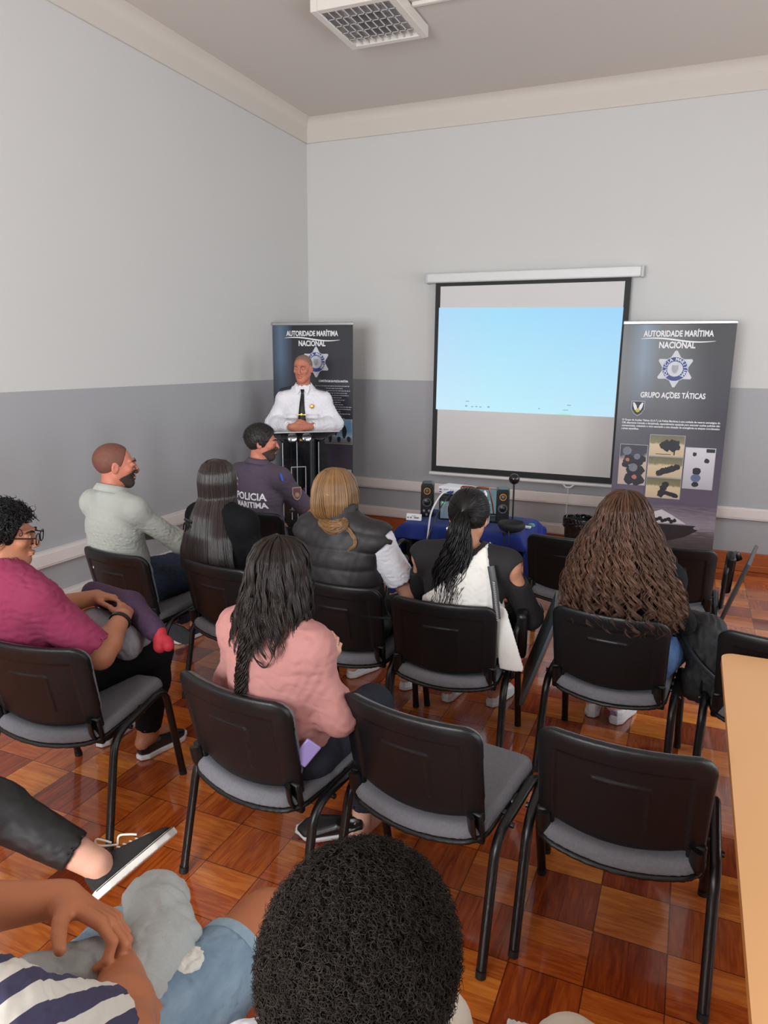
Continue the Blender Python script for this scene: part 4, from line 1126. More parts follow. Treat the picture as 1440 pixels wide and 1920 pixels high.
def hand_sdf(s, wr, f, pn, t, curls=(.5, .7, .5), sc=1., thumb=(.6, .5), spread=.0, k=.007, ta=.75):
    """wr wrist, f finger direction, pn palm normal, t direction of the thumb side"""
    wr = np.asarray(wr, float); f = nrm(f); pn = nrm(np.asarray(pn) - f * np.dot(pn, f)); t = nrm(np.asarray(t) - f * np.dot(t, f) - pn * np.dot(t, pn))
    lat = (.030, .010, -.011, -.030); ln = (.073, .082, .077, .060); rad = (.0088, .0090, .0086, .0076)
    s.cap(wr - f * .01, wr + f * .03, .024 * sc, .026 * sc, .02, squash=(pn, .72))
    for i in range(4):
        kn = wr + (f * (.088 - .006 * abs(i - 1.2)) + t * lat[i]) * sc
        s.cap(wr + (f * .015 + t * lat[i] * .55) * sc, kn, .0125 * sc, .0108 * sc, .014)
        d = nrm(f + t * spread * (1.4 - i)); p = kn; n = pn
        for L_, cr, r0, r1 in ((.46, curls[0], 1.0, .93), (.31, curls[1], .93, .86), (.25, curls[2], .86, .70)):
            cr = cr * (1 + .08 * i)
            d2 = nrm(d * math.cos(cr) + n * math.sin(cr)); n = nrm(n * math.cos(cr) - d * math.sin(cr)); d = d2
            q = p + d * ln[i] * L_ * sc; s.cap(p, q, rad[i] * r0 * sc, rad[i] * r1 * sc, .004); p = q
    b = wr + (f * .018 + t * .020 + pn * .006) * sc; d = nrm(t * ta + f * (1.5 - ta) + pn * .25)
    q = b + d * .040 * sc; s.cap(b, q, .0155 * sc, .0115 * sc, .016)
    d = nrm(d * math.cos(thumb[0]) + nrm(f - t * .3 + pn * .3) * math.sin(thumb[0])); p = q; q = p + d * .033 * sc; s.cap(p, q, .0112 * sc, .0102 * sc, .005)
    d = nrm(d * math.cos(thumb[1]) + nrm(f - t * .5 + pn * .4) * math.sin(thumb[1])); p = q; q = p + d * .027 * sc; s.cap(p, q, .0103 * sc, .0085 * sc, .005)
    return s

def frame_from(up, lat):
    up = nrm(up); lat = nrm(np.asarray(lat) - up * np.dot(lat, up)); fw = np.cross(up, lat)
    return np.stack([lat, fw, up], 1)     # columns x, y, z

def torso_sdf(s, J, w=1., e=0., d=1., belly=1., k=.05):
    Rp = frame_from(np.subtract(J['bel'], J['pel']), np.subtract(J['hR'], J['hL'])); Rc = frame_from(np.subtract(J['nb'], J['che']), np.subtract(J['sR'], J['sL']))
    Rb = frame_from(np.subtract(J['che'], J['pel']), np.subtract(J['hR'], J['hL']) + np.subtract(J['sR'], J['sL']))
    s.ell(J['pel'], np.array((.165 * w, .128 * d, .115)) + e, Rp, k)
    s.ell(J['bel'], np.array((.138 * w * belly, .108 * d * belly, .15)) + e, Rb, k)
    s.ell(J['che'], np.array((.158 * w, .108 * d, .165)) + e, Rc, k)
    mid = (np.asarray(J['sL']) + np.asarray(J['sR'])) / 2
    s.cap(J['sL'], J['sR'], .049 * w ** .5 + e, None, .04)
    for sd in 'LR': s.cap(np.asarray(J['nb']) + (0, 0, -.002), np.asarray(J['s' + sd]) + (0, 0, .004), .040 + e, .043 + e, .06)
    return s

def arm_sdf(s, J, sd, r=1., e=0., upto=None, k=.025):
    a, b, c = (np.asarray(J[x + sd], float) for x in ('s', 'e', 'w')); a = a + (0, 0, -.008)
    if upto is None or upto >= 1:
        s.cap(a, b, .043 * r + e, .040 * r + e, k); u = 1. if upto is None else upto - 1
        m = b + (c - b) * .3; end = b + (c - b) * u
        if u <= .3: s.cap(b, end, .040 * r + e, .040 * r + e, k)
        else:
            s.cap(b, m, .040 * r + e, .041 * r + e, k); t = (u - .3) / .7
            s.cap(m, end, .041 * r + e, (.041 + (.026 - .041) * t) * r + e, k)
    else:
        s.cap(a, a + (b - a) * upto, .043 * r + e, (.045 - .003 * upto) * r + e, k)
    return s
def leg_sdf(s, J, sd, r=1., e=0., upto=2., k=.03):
    a, b, c = (np.asarray(J[x + sd], float) for x in ('h', 'k', 'a'))
    if upto < 1: s.cap(a, a + (b - a) * upto, .086 * r + e, (.086 - .028 * upto) * r + e, k); return s
    s.cap(a, b, .086 * r + e, .058 * r + e, k)
    u = upto - 1; m = b + (c - b) * .35 + nrm(np.cross(np.cross(c - b, b - a), c - b)) * 0
    s.cap(b, m, .056 * r + e, .057 * r + e, k); 
    if u > .35: t = (u - .35) / .65; s.cap(m, b + (c - b) * u, .057 * r + e, (.057 + (.038 - .057) * t) * r + e, k)
    return s
def cut_tube(s, a, b, t, sign=1):
    """open a cuff at fraction t of a->b: flat end, slightly hollow"""
    return s

def folds(amp, f, axis=(0, 0, 1), seed=0, zc=None, zw=.2):
    f = f * 2.6; amp = amp * 1.35
    ax = np.asarray(axis, np.float32)
    def g(P):
        w = wob(P, f * .5, seed)
        d = amp * .45 * wob(P, f, seed + 1) + amp * (np.abs(np.sin((P @ ax) * f * 1.6 + 2.2 * w)) ** .55 - .6) * (.35 + .65 * np.clip(.5 + .9 * wob(P, f * .22, seed + 9), 0, 1))
        if zc is not None: d = d * np.exp(-((P[..., 2] - zc) / zw) ** 2)
        return -d
    return g

def shoe(parent, heel, toe, mats, up=(0, 0, 1), sc=1., laces=None, low=True, name='shoe', collar=True):
    """heel/toe: points on the sole plane; up: sole normal"""
    heel = np.asarray(heel, float); toe = np.asarray(toe, float); fw = nrm(toe - heel); up = nrm(np.asarray(up) - fw * np.dot(up, fw)); lt = np.cross(fw, up)
    R = np.stack([lt, fw, up], 1)
    W = lambda p: heel + R @ (np.asarray(p, float) * sc)
    def foot2d(P, g):
        q = (P - heel.astype(np.float32)) @ R.astype(np.float32) / sc
        x, y, z = q[..., 0], q[..., 1], q[..., 2]
        w = np.interp(y, [-.01, .03, .10, .185, .235, .268], [.010, .034, .033, .046, .040, .012]) + g
        xc = np.interp(y, [0, .1, .19, .27], [0, .003, .0, -.006])
        d = np.abs(x - xc) - w
        return np.maximum(d * .8, np.maximum(-y - g, y - .272 - g)), z
    lo = np.min([W(p) for p in ((-.07, -.03, -.01), (.07, .3, .13), (.07, -.03, .13), (-.07, .3, -.01), (-.07, .3, .13), (.07, .3, -.01), (-.07, -.03, .13), (.07, -.03, -.01))], 0); hi = np.max([W(p) for p in ((-.07, -.03, -.01), (.07, .3, .13), (.07, -.03, .13), (-.07, .3, -.01), (-.07, .3, .13), (.07, .3, -.01), (-.07, -.03, .13), (.07, -.03, -.01))], 0)
    s = SDF()
    def upper(P):
        d, z = foot2d(P, -.002)
        q = (P - heel.astype(np.float32)) @ R.astype(np.float32) / sc; y = q[..., 1]
        top = np.interp(y, [-.01, .05, .10, .16, .22, .27], [.085, .072, .080, .062, .046, .034])
        zz = np.maximum(z - top, .012 - z)
        r = .02; a = np.maximum(d + r, 0); b = np.maximum(zz + r, 0)
        return (np.sqrt(a * a + b * b) + np.minimum(np.maximum(d, zz) + r, 0) - r) * sc
    s.fn(upper, lo, hi, k=0)
    s.ell(W((0, .048, .095)), np.array((.024, .048, .032)) * sc, R, .006, 's')
    up_ = sdf_obj(name, s, .004 * sc, mats[0], parent, lo=lo, hi=hi)
    s = SDF()
    def sole(P):
        d, z = foot2d(P, .003); zz = np.abs(z - .011) - .012
        return np.maximum(d, zz) * sc
    s.fn(sole, lo, hi, k=0)
    so = sdf_obj('sole', s, .004 * sc, mats[1], up_, lo=lo, hi=hi)
    if laces is not None:
        g = G()
        for i, y in enumerate((.112, .130, .148, .166)):
            zt = float(np.interp(y, [.10, .16, .22], [.083, .066, .049]))
            g.tube([W((-.024, y, zt - .008)), W((0, y + .004, zt + .001)), W((.024, y, zt - .008))], .0028 * sc, 6)
        g.build('laces', laces, up_)
    return up_

# --- hair -------------------------------------------------------------
def drape(name, parent, prof, n, rad, amax, mat, curl=None, clump=None, jit=.12, lf=(.86, 1.03), K=40, seed=0, shell=True, a0=0., taper=True, endx=None, rot=0.):
    """prof rows: z, rx, ry, cx, cy ; strands radiate from the crown and hang down the outline"""
    P = np.array(prof, float)[::-1]; r = np.random.default_rng(seed)
    zt, zb = P[-1, 0], P[0, 0]
    def path(a, l, t):
        u = np.clip(t, 0, 1)
        L_ = 1 - (1 - u) ** 2.2 * 0
        z = zt + (zb - zt) * u
        f = [np.interp(z, P[:, 0], P[:, i]) for i in (1, 2, 3, 4)]
        return np.stack([f[2] + f[0] * l * np.sin(a), f[3] - f[1] * l * np.cos(a), z - (1 - l) * .05 * np.clip(1 - u / .25, 0, 1)], -1)
    a = a0 + r.uniform(-amax, amax, n); l = r.uniform(lf[0], lf[1], n) ; e = 1 - jit * r.random(n) ** 1.0
    cph = None
    if clump:
        nc, ja = clump; ci = r.integers(0, nc, n); ca = a0 + np.sort(r.uniform(-amax, amax, nc)); cl_ = r.uniform(lf[0], lf[1], nc); ce = 1 - jit * r.random(nc); cph = r.uniform(0, 2 * PI, nc)[ci][:, None]; cfr = (1 + .4 * (r.random(nc) - .5))[ci][:, None]
        a = ca[ci] + r.normal(0, ja, n); l = cl_[ci] + r.normal(0, ja * .25, n); e = ce[ci] * (1 - .04 * r.random(n))
    t = np.linspace(0, 1, K)[None, :] * e[:, None]
    # spend more samples near the crown where the curve turns
    t = t ** 1.15
    S = path(a[:, None] + 0 * t, l[:, None] + 0 * t, t)
    if curl:
        a0_, a1_, fq, cor = curl
        amp = (a0_ + (a1_ - a0_) * t ** 1.1)[..., None]
        ph = r.uniform(0, 2 * PI, n)[:, None] * (1 - cor) + cor * (6 * np.sin(a[:, None] * 3.1) + 4 * np.sin(a[:, None] * 7.3 + 1))
        fr = fq * (1 + .25 * (r.random(n)[:, None] - .5))
        if cph is not None: ph = cph + r.normal(0, .35, n)[:, None]; fr = fq * cfr
        th = 2 * PI * fr * t * (zt - zb) / .5 + ph
        n1 = np.stack([np.sin(a), -np.cos(a), 0 * a], -1)[:, None, :]; n2 = np.stack([np.cos(a), np.sin(a), 0 * a], -1)[:, None, :]
        S = S + amp * (n1 * (np.cos(th)[..., None] * .8 + .2) + n2 * np.sin(th)[..., None])
    else:
        S = S + .004 * np.stack([np.sin(7 * t + a[:, None] * 9), np.cos(6 * t + a[:, None] * 5), 0 * t], -1) * t[..., None]
    o = strands(name, S, rad * r.uniform(.7, 1.25, n), mat, parent, taper=taper)
    if shell:
        aa = np.linspace(a0 - amax, a0 + amax, 40); tt = np.linspace(0, .93, 40)
        tt = tt * (1 - jit * .75)
        Q = path(aa[:, None] + 0 * tt[None], np.full((40, 40), lf[0] - .005), tt[None] + 0 * aa[:, None])
        idx = np.arange(1600).reshape(40, 40); F = np.stack([idx[:-1, :-1], idx[1:, :-1], idx[1:, 1:], idx[:-1, 1:]], -1).reshape(-1, 4)
        mesh_obj('hair_underlayer', Q.reshape(-1, 3), F, M('hair_underlayer_dark' if 'blonde' not in mat.name else 'hair_underlayer_fair', (22, 16, 14) if 'blonde' not in mat.name else (84, 60, 38), .9, .3, 60, spec=.1), o)
    return o

def hair_cap(parent, c, R, mat, e=.010, sc=1., front=(0, .066, .062), fn=(0, 1, -.55), low=(0, -.02, -.050), ln=(0, .5, -1), amp=.004, f=60, h=.005, name='hair', seed=0, sideburn=True):
    T = lambda p: np.asarray(c, float) + R @ (np.asarray(p, float) * sc)
    s = SDF(); s.ell(T((0, -.018, .032)), (np.array((.0745, .094, .083)) + e) * sc, R, 0)
    s.plane(T(front), R @ np.array(fn, float), k=.006); s.plane(T(low), R @ np.array(ln, float), k=.006)
    s.disp = (lambda P: amp * wob(P, f, seed)) if amp else None; s.damp = amp
    return sdf_obj(name, s, h, mat, parent)

def eyes(parent, c, R, sc=1., brow=None, iris=IRIS):
    T = lambda p: np.asarray(c, float) + R @ (np.asarray(p, float) * sc)
    for sx in (-1, 1):
        o = G().lathe([(0, -.003)] + [(.0105 * math.cos(a), .0050 * math.sin(a)) for a in [math.radians(q) for q in range(-60, 61, 20)]] + [(0, .0050)], (0, 0, 0), 16).build('eye', EYEW, parent)
        Mx = Matrix([list(r) for r in R]).to_4x4(); Mx.translation = Vector(T((sx * .031, .0872, .010)))
        o.matrix_local = Mx @ Matrix.Diagonal((.95, 1, .55, 1)) @ Matrix.Rotation(-PI / 2, 4, 'X')
        i_ = G().lathe([(0, .0), (.0056, .0), (.0048, .0012), (0, .0018)], (0, 0, .0040), 14).build('iris', iris, o)
        if brow is not None:
            g = G().tube([T((sx * .014, .098, .026)), T((sx * .030, .0945, .033)), T((sx * .048, .079, .028))], [.0035 * sc, .0042 * sc, .002 * sc], 8, flat=(1, .8))
            g.build('eyebrow', brow, parent)

def seat_pose(w=1., dz=0., head=(0, .0, 0), lean=0., **kw):
    J = dict(pel=(0, -.085, .545), bel=(0, -.135, .70), che=(0, -.150, .86), nb=(0, -.160, 1.035), hd=(0, -.125, 1.175),
             sL=(-.165 * w, -.145, .975), sR=(.165 * w, -.145, .975), eL=(-.235 * w, -.07, .725), eR=(.235 * w, -.07, .725), wL=(-.12, .14, .63), wR=(.12, .14, .63),
             hL=(-.088, -.07, .54), hR=(.088, -.07, .54), kL=(-.13, .35, .515), kR=(.13, .35, .515), aL=(-.13, .36, .11), aR=(.13, .36, .11))
    for k_ in ('bel', 'che', 'nb', 'hd', 'sL', 'sR', 'eL', 'eR'):
        p = np.array(J[k_], float); q = (p[2] - .55) / .62; p[2] += dz * max(q, 0); p[1] += lean * max(q, 0); J[k_] = p
    J['hd'] = np.array(J['hd']) + np.array(head)
    for k_, v in kw.items(): J[k_] = np.array(v, float)
    return {k_: np.array(v, float) for k_, v in J.items()}

def body(root, J, skin, R, sc=1., w=1., r=1., hands=None, h=.006, belly=1., feet=True, disp=None, hsc=1., fem=False, footdir=None):
    s = SDF()
    torso_sdf(s, J, w, -.004, belly=belly)
    for sd in 'LR': arm_sdf(s, J, sd, r); leg_sdf(s, J, sd, r * (1.06 if fem else 1.0))
    s.cap(J['nb'], np.asarray(J['hd']) + R @ np.array((0, -.02, -.05)) * sc, .056 * (.92 if fem else 1.04), .050 * (.9 if fem else 1.04), .03)
    head_sdf(s, J['hd'], R, sc, fem)
    for sd in 'LR':
        fd = (footdir or {}).get(sd, (0, 1, 0)); a = np.asarray(J['a' + sd]); fd = nrm(fd)
        dn = nrm(np.asarray(J['a' + sd]) - np.asarray(J['k' + sd]))
        if 't' + sd in J: s.cap(J['f' + sd], J['t' + sd], .024, .018, .02); s.cap(a, J['f' + sd], .030, .024, .02)
        else: s.cap(a + dn * .035 - fd * .03, a + dn * .055 + fd * .13, .034, .026, .02)
        if hands and sd in hands: hand_sdf(s, J['w' + sd], **hands[sd])
        else:
            d = nrm(np.subtract(J['w' + sd], J['e' + sd])); hand_sdf(s, J['w' + sd], d, (0, 0, -1), (1 if sd == 'L' else -1, 0, 0), (.35, .5, .35), k=.007)
    o = sdf_obj('body', s, h, skin, root)
    return o

def top(root, J, mat, name='shirt', w=1., e=.014, sleeve=1.9, r=1., hem=.60, amp=.004, f=38, axis=(0, 0, 1), h=.006, belly=1., seed=0, neck_r=.066, se=.010, zc=None, zw=.2, neck_up=.035, extra=None, open_sleeves=True, sleeves='LR', ksl=.03, disp=None, d=1.):
    s = SDF(); torso_sdf(s, J, w, e, belly=belly, d=d)
    for sd in sleeves: arm_sdf(s, J, sd, r, se, sleeve, k=ksl)
    nb = np.asarray(J['nb'], float); up = nrm(np.asarray(J['hd']) - nb)
    s.cap(nb, nb + up * neck_up, neck_r, neck_r * .95, .02)
    if extra: extra(s)
    s.plane((0, 0, hem), (0, 0, -1), k=.01)
    s.cap(nb + up * .005, nb + up * .2, neck_r - .008, neck_r - .006, .004, op='s')
    if open_sleeves:
        for sd in sleeves:
            a, b, c = (np.asarray(J[x + sd], float) for x in ('s', 'e', 'w'))
            if sleeve < 1: en = a + (b - a) * sleeve; dr = nrm(b - a); rr = (.050 - .010 * sleeve) * r
            else: en = b + (c - b) * (sleeve - 1); dr = nrm(c - b); rr = .041 * r if sleeve < 1.4 else .03 * r
            # flat cuff: remove the rounded tip beyond the cuff plane, then hollow a little
            lo_ = en - .2; R_ = rr + se
            def cutf(P, en=en.astype(np.float32), dr=dr.astype(np.float32), R_=R_):
                q = P - en; ax = q @ dr; rad_ = np.sqrt(np.maximum((q * q).sum(-1) - ax * ax, 0))
                slab = np.maximum(-ax, ax - (R_ + .03)); return np.maximum(slab, rad_ - (R_ + .03))
            s.fn(cutf, k=.002, op='s')
            s.cap(en - dr * .012, en + dr * .05, rr + se * .35, None, .002, op='s')
    s.disp = disp if disp is not None else (folds(amp, f, axis, seed, zc, zw) if amp else None); s.damp = amp * 1.5
    return sdf_obj(name, s, h, mat, root)

def trousers(root, J, mat, name='trousers', r=1.08, e=.010, upto=1.92, h=.007, amp=.004, f=30, w=1., waist=.66, seed=3, legs='LR', zmax=None):
    s = SDF()
    Rp = frame_from(np.subtract(J['bel'], J['pel']), np.subtract(J['hR'], J['hL']))
    s.ell(J['pel'], np.array((.165 * w, .128, .115)) + e - .002, Rp, .05)
    for sd in legs: leg_sdf(s, J, sd, r, e, upto)
    s.plane((0, 0, waist), (0, 0, 1), k=.01)
    for sd in legs:
        a, b, c = (np.asarray(J[x + sd], float) for x in ('h', 'k', 'a'))
        if upto < 1: en = a + (b - a) * upto; dr = nrm(b - a); rr = (.086 - .028 * upto) * r
        else: en = b + (c - b) * (upto - 1); dr = nrm(c - b); rr = (.040 if upto > 1.8 else .05) * r
        def cutf(P, en=en.astype(np.float32), dr=dr.astype(np.float32), R_=rr + e):
            q = P - en; ax = q @ dr; rad_ = np.sqrt(np.maximum((q * q).sum(-1) - ax * ax, 0))
            return np.maximum(np.maximum(-ax, ax - (R_ + .04)), rad_ - (R_ + .04))
        s.fn(cutf, k=.002, op='s'); s.cap(en - dr * .01, en + dr * .05, rr + e * .4, None, .002, op='s')
    s.disp = folds(amp, f, (0, .5, 1), seed) if amp else None; s.damp = amp * 1.5
    return sdf_obj(name, s, h, mat, root)

def std_shoes(root, J, mats, laces=None, dirs=None, sc=1.):
    for sd in 'LR':
        a = np.asarray(J['a' + sd], float); d = nrm((dirs or {}).get(sd, ((-.15 if sd == 'L' else .15), 1, 0)))
        heel = np.array([a[0], a[1], 0.003]) - d * .055; shoe(root, heel, heel + d * .2, mats, laces=laces, sc=sc)

def person_at(label, ch, dx=0, dy=0, drz=0, group=None):
    x, y, rz, _ = CH[ch]; a = math.radians(rz)
    return thing('person', label, 'person', (x + dx * math.cos(a) - dy * math.sin(a), y + dx * math.sin(a) + dy * math.cos(a), 0), math.radians(rz + drz))

H_DK = M('hair_dark_brown', (34, 25, 22), .4, .25, 25, island=.35, spec=.28)
H_BLK = M('hair_black', (15, 13, 13), .36, .2, 25, island=.3, spec=.32)
H_CURL = M('hair_brown_curls', (36, 27, 24), .4, .3, 6, island=.5, col2=(104, 68, 48), spec=.4)
H_BLO = M('hair_dark_blonde', (140, 104, 66), .36, .3, 14, island=.3, col2=(104, 74, 46), spec=.5)
H_AFR = M('hair_afro_black', (44, 38, 34), .9, .35, 30, island=.3, spec=.1)
SW = M('sneaker_white_leather', (222, 220, 222), .45, .02, 30); SWS = M('sneaker_white_sole', (206, 204, 204), .6, .03)
BKL = M('shoe_black_leather', (20, 20, 22), .35, .1)
JEAN = lambda n, c, c2=None: M('denim_' + n, c, .9, .2, 60, .35, 500, col2=c2)
BLKT = M('black_cotton', (12, 12, 15), .9, .15, 40, .3, 400, spec=.2)

def lock(parent, name, pts, n, rad, spread, mat, curl=(.0, .004, 4), K=50, seed=0, widths=None):
    """a bundle of strands following a path"""
    r = np.random.default_rng(seed); c = smooth_path(pts, K); t = np.linspace(0, 1, K)
    w = np.interp(t, np.linspace(0, 1, len(widths)), widths) if widths is not None else np.ones(K)
    T = np.gradient(c, axis=0); T /= np.linalg.norm(T, axis=1, keepdims=True); A = np.cross(T, (.1, 1, .05)); A /= np.linalg.norm(A, axis=1, keepdims=True); B = np.cross(T, A)
    th = r.uniform(0, 2 * PI, n); q = np.sqrt(r.random(n)) * spread
    S = c[None] + w[None, :, None] * (A[None] * (q * np.cos(th))[:, None, None] + .55 * B[None] * (q * np.sin(th))[:, None, None])
    amp = (curl[0] + (curl[1] - curl[0]) * t)[None, :, None]; ph = r.uniform(0, 6.28, n)[:, None]; fr = curl[2] * r.uniform(.8, 1.2, n)[:, None]
    S = S + amp * (A[None] * np.cos(2 * PI * fr * t + ph)[..., None] + B[None] * np.sin(2 * PI * fr * t + ph)[..., None])
    return strands(name, S, rad * r.uniform(.7, 1.2, n), mat, parent)

def beard_obj(root, c, R, mat, sc=1., grow=.0045):
    T = lambda p: np.asarray(c, float) + R @ (np.asarray(p, float) * sc)
    s = SDF(); head_sdf(s, c, R, sc, False, grow=grow)
    s.plane(T((0, .03, -.050)), R @ np.array((0, -.45, 1)), k=.004); s.plane(T((0, .004, -.04)), R @ np.array((0, -1, .25)), k=.004)
    s.ell(T((0, .105, -.030)), np.array((.013, .03, .012)) * sc, R, .003, 's'); s.ell(T((0, .100, -.0592)), np.array((.024, .02, .010)) * sc, R, .003, 's')
    s.disp = lambda P: .0012 * wob(P, 160, 3); s.damp = .002
    return sdf_obj('beard', s, .0035, mat, root)
def short_hair(parent, c, R, mat, n, e=.010, keep=None, ln=.016, rad=.0009, seed=0, sweep=(0, -.6, .5), name='hair_strands'):
    r = np.random.default_rng(seed); D = r.normal(size=(n * 3, 3)); D /= np.linalg.norm(D, axis=1, keepdims=True); D = D[keep(D)][:n]; n = len(D)
    E_ = np.array((.0745, .094, .083)) + e; base = np.array((0, -.018, .032)) + D * E_; N = D / E_; N /= np.linalg.norm(N, axis=1, keepdims=True)
    sw = np.asarray(sweep, float) + r.normal(0, .35, (n, 3)); dr = N * .55 + (sw - (sw * N).sum(1, keepdims=True) * N); dr /= np.linalg.norm(dr, axis=1, keepdims=True)
    t = np.linspace(0, 1, 6)[None, :, None]; L_ = ln * r.uniform(.6, 1.3, (n, 1, 1))
    S = base[:, None] - N[:, None] * .004 + dr[:, None] * t * L_ - N[:, None] * t ** 2 * L_ * .25
    return strands(name, np.asarray(c) + S @ R.T, rad, mat, parent)
# ---- woman in pink -----------------------------------------------------------------
SK_L = SKIN('light', (206, 156, 134)); SK_M = SKIN('medium', (186, 132, 106)); SK_R = SKIN('ruddy', (190, 118, 96)); SK_T = SKIN('tan', (168, 110, 82)); SK_D = SKIN('brown', (122, 76, 54))
p = person_at('woman in a pink long-sleeved top with long wavy dark hair, sitting third row', 'B', .075, .01)
J = seat_pose(.98, -.045, head=(.01, .02, .015), sL=(-.148, -.145, .925), sR=(.148, -.145, .925), eL=(-.228, -.12, .71), wL=(-.15, .14, .66), eR=(.228, -.11, .70), wR=(-.05, .16, .70), kL=(-.25, .31, .52), aL=(-.24, .42, .12), kR=(.06, .33, .51), aR=(.09, .22, .10))
R = rotm(-4, 8)
b = body(p, J, SK_L, R, .95, .98, .95, hands=dict(R=dict(f=(.35, .35, .9), pn=(-.6, .5, 0), t=(-.3, .4, .3), curls=(.6, .9, .6))), fem=True); eyes(b, J['hd'], R, .95, H_DK)
PINK = M('pink_jersey', (166, 114, 109), .9, .05, 30, .25, 500)
top(p, J, PINK, 'pink_top', 1.06, .014, 1.85, .92, .585, .0035, 18, axis=(.15, 0, 1), ksl=.05, seed=2, h=.005, belly=1.05)
trousers(p, J, JEAN('navy', (26, 30, 44)), amp=.004)
G_ = lambda **k: None
shoe(p, (-.28, .34, .003), (-.34, .52, .003), [BKL, SWS]); shoe(p, (.11, .22, .05), (-.06, .15, .03), [BKL, SWS], up=(-.2, -.6, .7))
hx, hy, hz = J['hd']
drape('hair', p, [(hz + .112, .004, .004, hx, hy - .02), (hz + .106, .040, .050, hx, hy - .018), (hz + .085, .068, .082, hx, hy - .018), (hz + .05, .086, .104, hx, hy - .018), (hz, .094, .112, hx, hy - .02), (hz - .06, .108, .112, hx, hy - .03), (hz - .13, .122, .115, hx + .0, hy - .055), (hz - .21, .128, .10, hx + .01, hy - .09), (hz - .26, .122, .09, hx + .02, hy - .10)],
      1500, .0017, 2.3, H_DK, curl=(.001, .012, 4.5, 0), clump=(120, .035), jit=.42, K=56, seed=4)
lock(p, 'hair_lock', [(hx - .01, hy - .13, hz - .06), (hx - .005, hy - .16, hz - .16), (hx - .02, hy - .175, hz - .26), (hx - .03, hy - .175, hz - .36), (hx - .025, hy - .17, hz - .47)], 90, .0017, .022, H_DK, curl=(.002, .010, 6), widths=[1.6, 1.3, .9, .9, .3], seed=8)
lock(p, 'hair_lock', [(hx + .05, hy - .13, hz - .15), (hx + .02, hy - .172, hz - .215), (hx + .06, hy - .172, hz - .25), (hx + .085, hy - .165, hz - .235)], 5, .0013, .004, H_DK, curl=(.001, .004, 2), seed=9)
ph = G().box((0, 0, 0), (.055, .010, .085)).build('smartphone', M('lilac_phone_case', (150, 134, 190), .35, .03), bevel=.005, seg=3)
PH = (p, (.235, -.205, .565))
tag(ph, 'lilac phone sticking out of the back pocket of the woman in pink', 'phone')
_m = Matrix.Translation(p.location) @ Matrix.Rotation(p.rotation_euler.z, 4, 'Z') @ Matrix.Translation((.165, -.195, .60)) @ Matrix.Rotation(math.radians(38), 4, 'Z') @ Matrix.Rotation(math.radians(38), 4, 'Y')
ph.matrix_world = _m
pen = G().tube([(0, 0, 0), (.11, .02, .01)], .004, 8).build('pencil', BLKT); tag(pen, 'thin dark pen held up by the woman in pink', 'pen')
pen.matrix_world = Matrix.Translation(p.location) @ Matrix.Rotation(p.rotation_euler.z, 4, 'Z') @ Matrix.Translation((.08, .22, .90))

# ---- man in pale grey shirt ---------------------------------------------------------
p = person_at('man in a pale grey shirt with cropped reddish hair, arms crossed, beside the wall', 'S', -.10, .0, -6)
J = seat_pose(1.08, .03, head=(.0, .01, .01), eL=(-.27, .03, .78), eR=(.29, .05, .80), wL=(.10, .15, .82), wR=(-.10, .16, .84), kL=(-.16, .36, .52), kR=(.16, .35, .53), aR=(-.04, .21, .245), aL=(-.16, .40, .11), fR=(-.06, .16, .24), tR=(.05, .26, .14), fL=(-.16, .38, .05), tL=(-.18, .50, .03))
R = rotm(-34, 2)
b = body(p, J, SK_R, R, 1.03, 1.15, 1.12, belly=1.15, hands=dict(L=dict(f=(1, -.1, .15), pn=(0, -.5, -1), t=(0, .3, 1), curls=(.5, .7, .5)), R=dict(f=(-1, -.1, 0), pn=(0, -.6, -1), t=(0, .3, 1), curls=(.5, .7, .5)))); eyes(b, J['hd'], R, 1.03, H_DK)
GSH = M('pale_grey_green_shirt', (164, 167, 160), .88, .04, 20, .2, 500)
def gfold(P):
    z = P[..., 2]; a = folds(.007, 50, (0, .05, 1), 5)(P) * np.exp(-((z - .85) / .10) ** 2); return a + folds(.002, 20, (.4, 0, 1), 6)(P)
top(p, J, GSH, 'button_shirt', 1.12, .016, 1.9, 1.1, .50, .0045, 40, disp=gfold, belly=1.15, h=.0055, extra=lambda s: None)
nb = J['nb']; 
def collar(root, J, mat, r=.066, hgt=.042, open_=.5, name='collar', tilt=.4, th=.003):
    nb = np.asarray(J['nb'], float); up = nrm(np.asarray(J['hd']) - nb); n = 40; V = []
    Rr = frame_from(up, (1, 0, 0))
    for lv, (rr, zz) in enumerate(((r, .0), (r * 1.0, hgt), (r * 1.10, hgt * .95), (r * 1.32, hgt * .12))):
        for i in range(n + 1):
            a = -PI / 2 + (-1 + 2 * i / n) * (PI - open_)     # centred on the back (-y)
            front = max(0, abs(-1 + 2 * i / n) - .6) / .4
            V.append(nb + Rr @ np.array((rr * math.cos(a) * 1.05, rr * math.sin(a) * 1.0 + .012 * front, zz + .012 - tilt * .05 * front)))
    F = [(l * (n + 1) + i, l * (n + 1) + i + 1, (l + 1) * (n + 1) + i + 1, (l + 1) * (n + 1) + i) for l in range(3) for i in range(n)]
    o = mesh_obj(name, V, F, mat, root); m = o.modifiers.new('t', 'SOLIDIFY'); m.thickness = th; return o
collar(p, J, GSH, .070, .045)
G().box((0, -.258, .925), (.016, .006, .05), rot=(.1, 0, .1)).build('locker_loop', GSH, p, bevel=.002)
trousers(p, J, JEAN('dark', (34, 44, 66)), amp=.005, r=1.15)
hair_cap(p, J['hd'], R, M('hair_cropped_russet', (104, 62, 48), .7, .3, 60, .4, 300), .0035, 1.03, amp=.0008, f=200, front=(0, .045, .06), fn=(0, 1, -.3), low=(0, -.02, -.052), h=.0045)
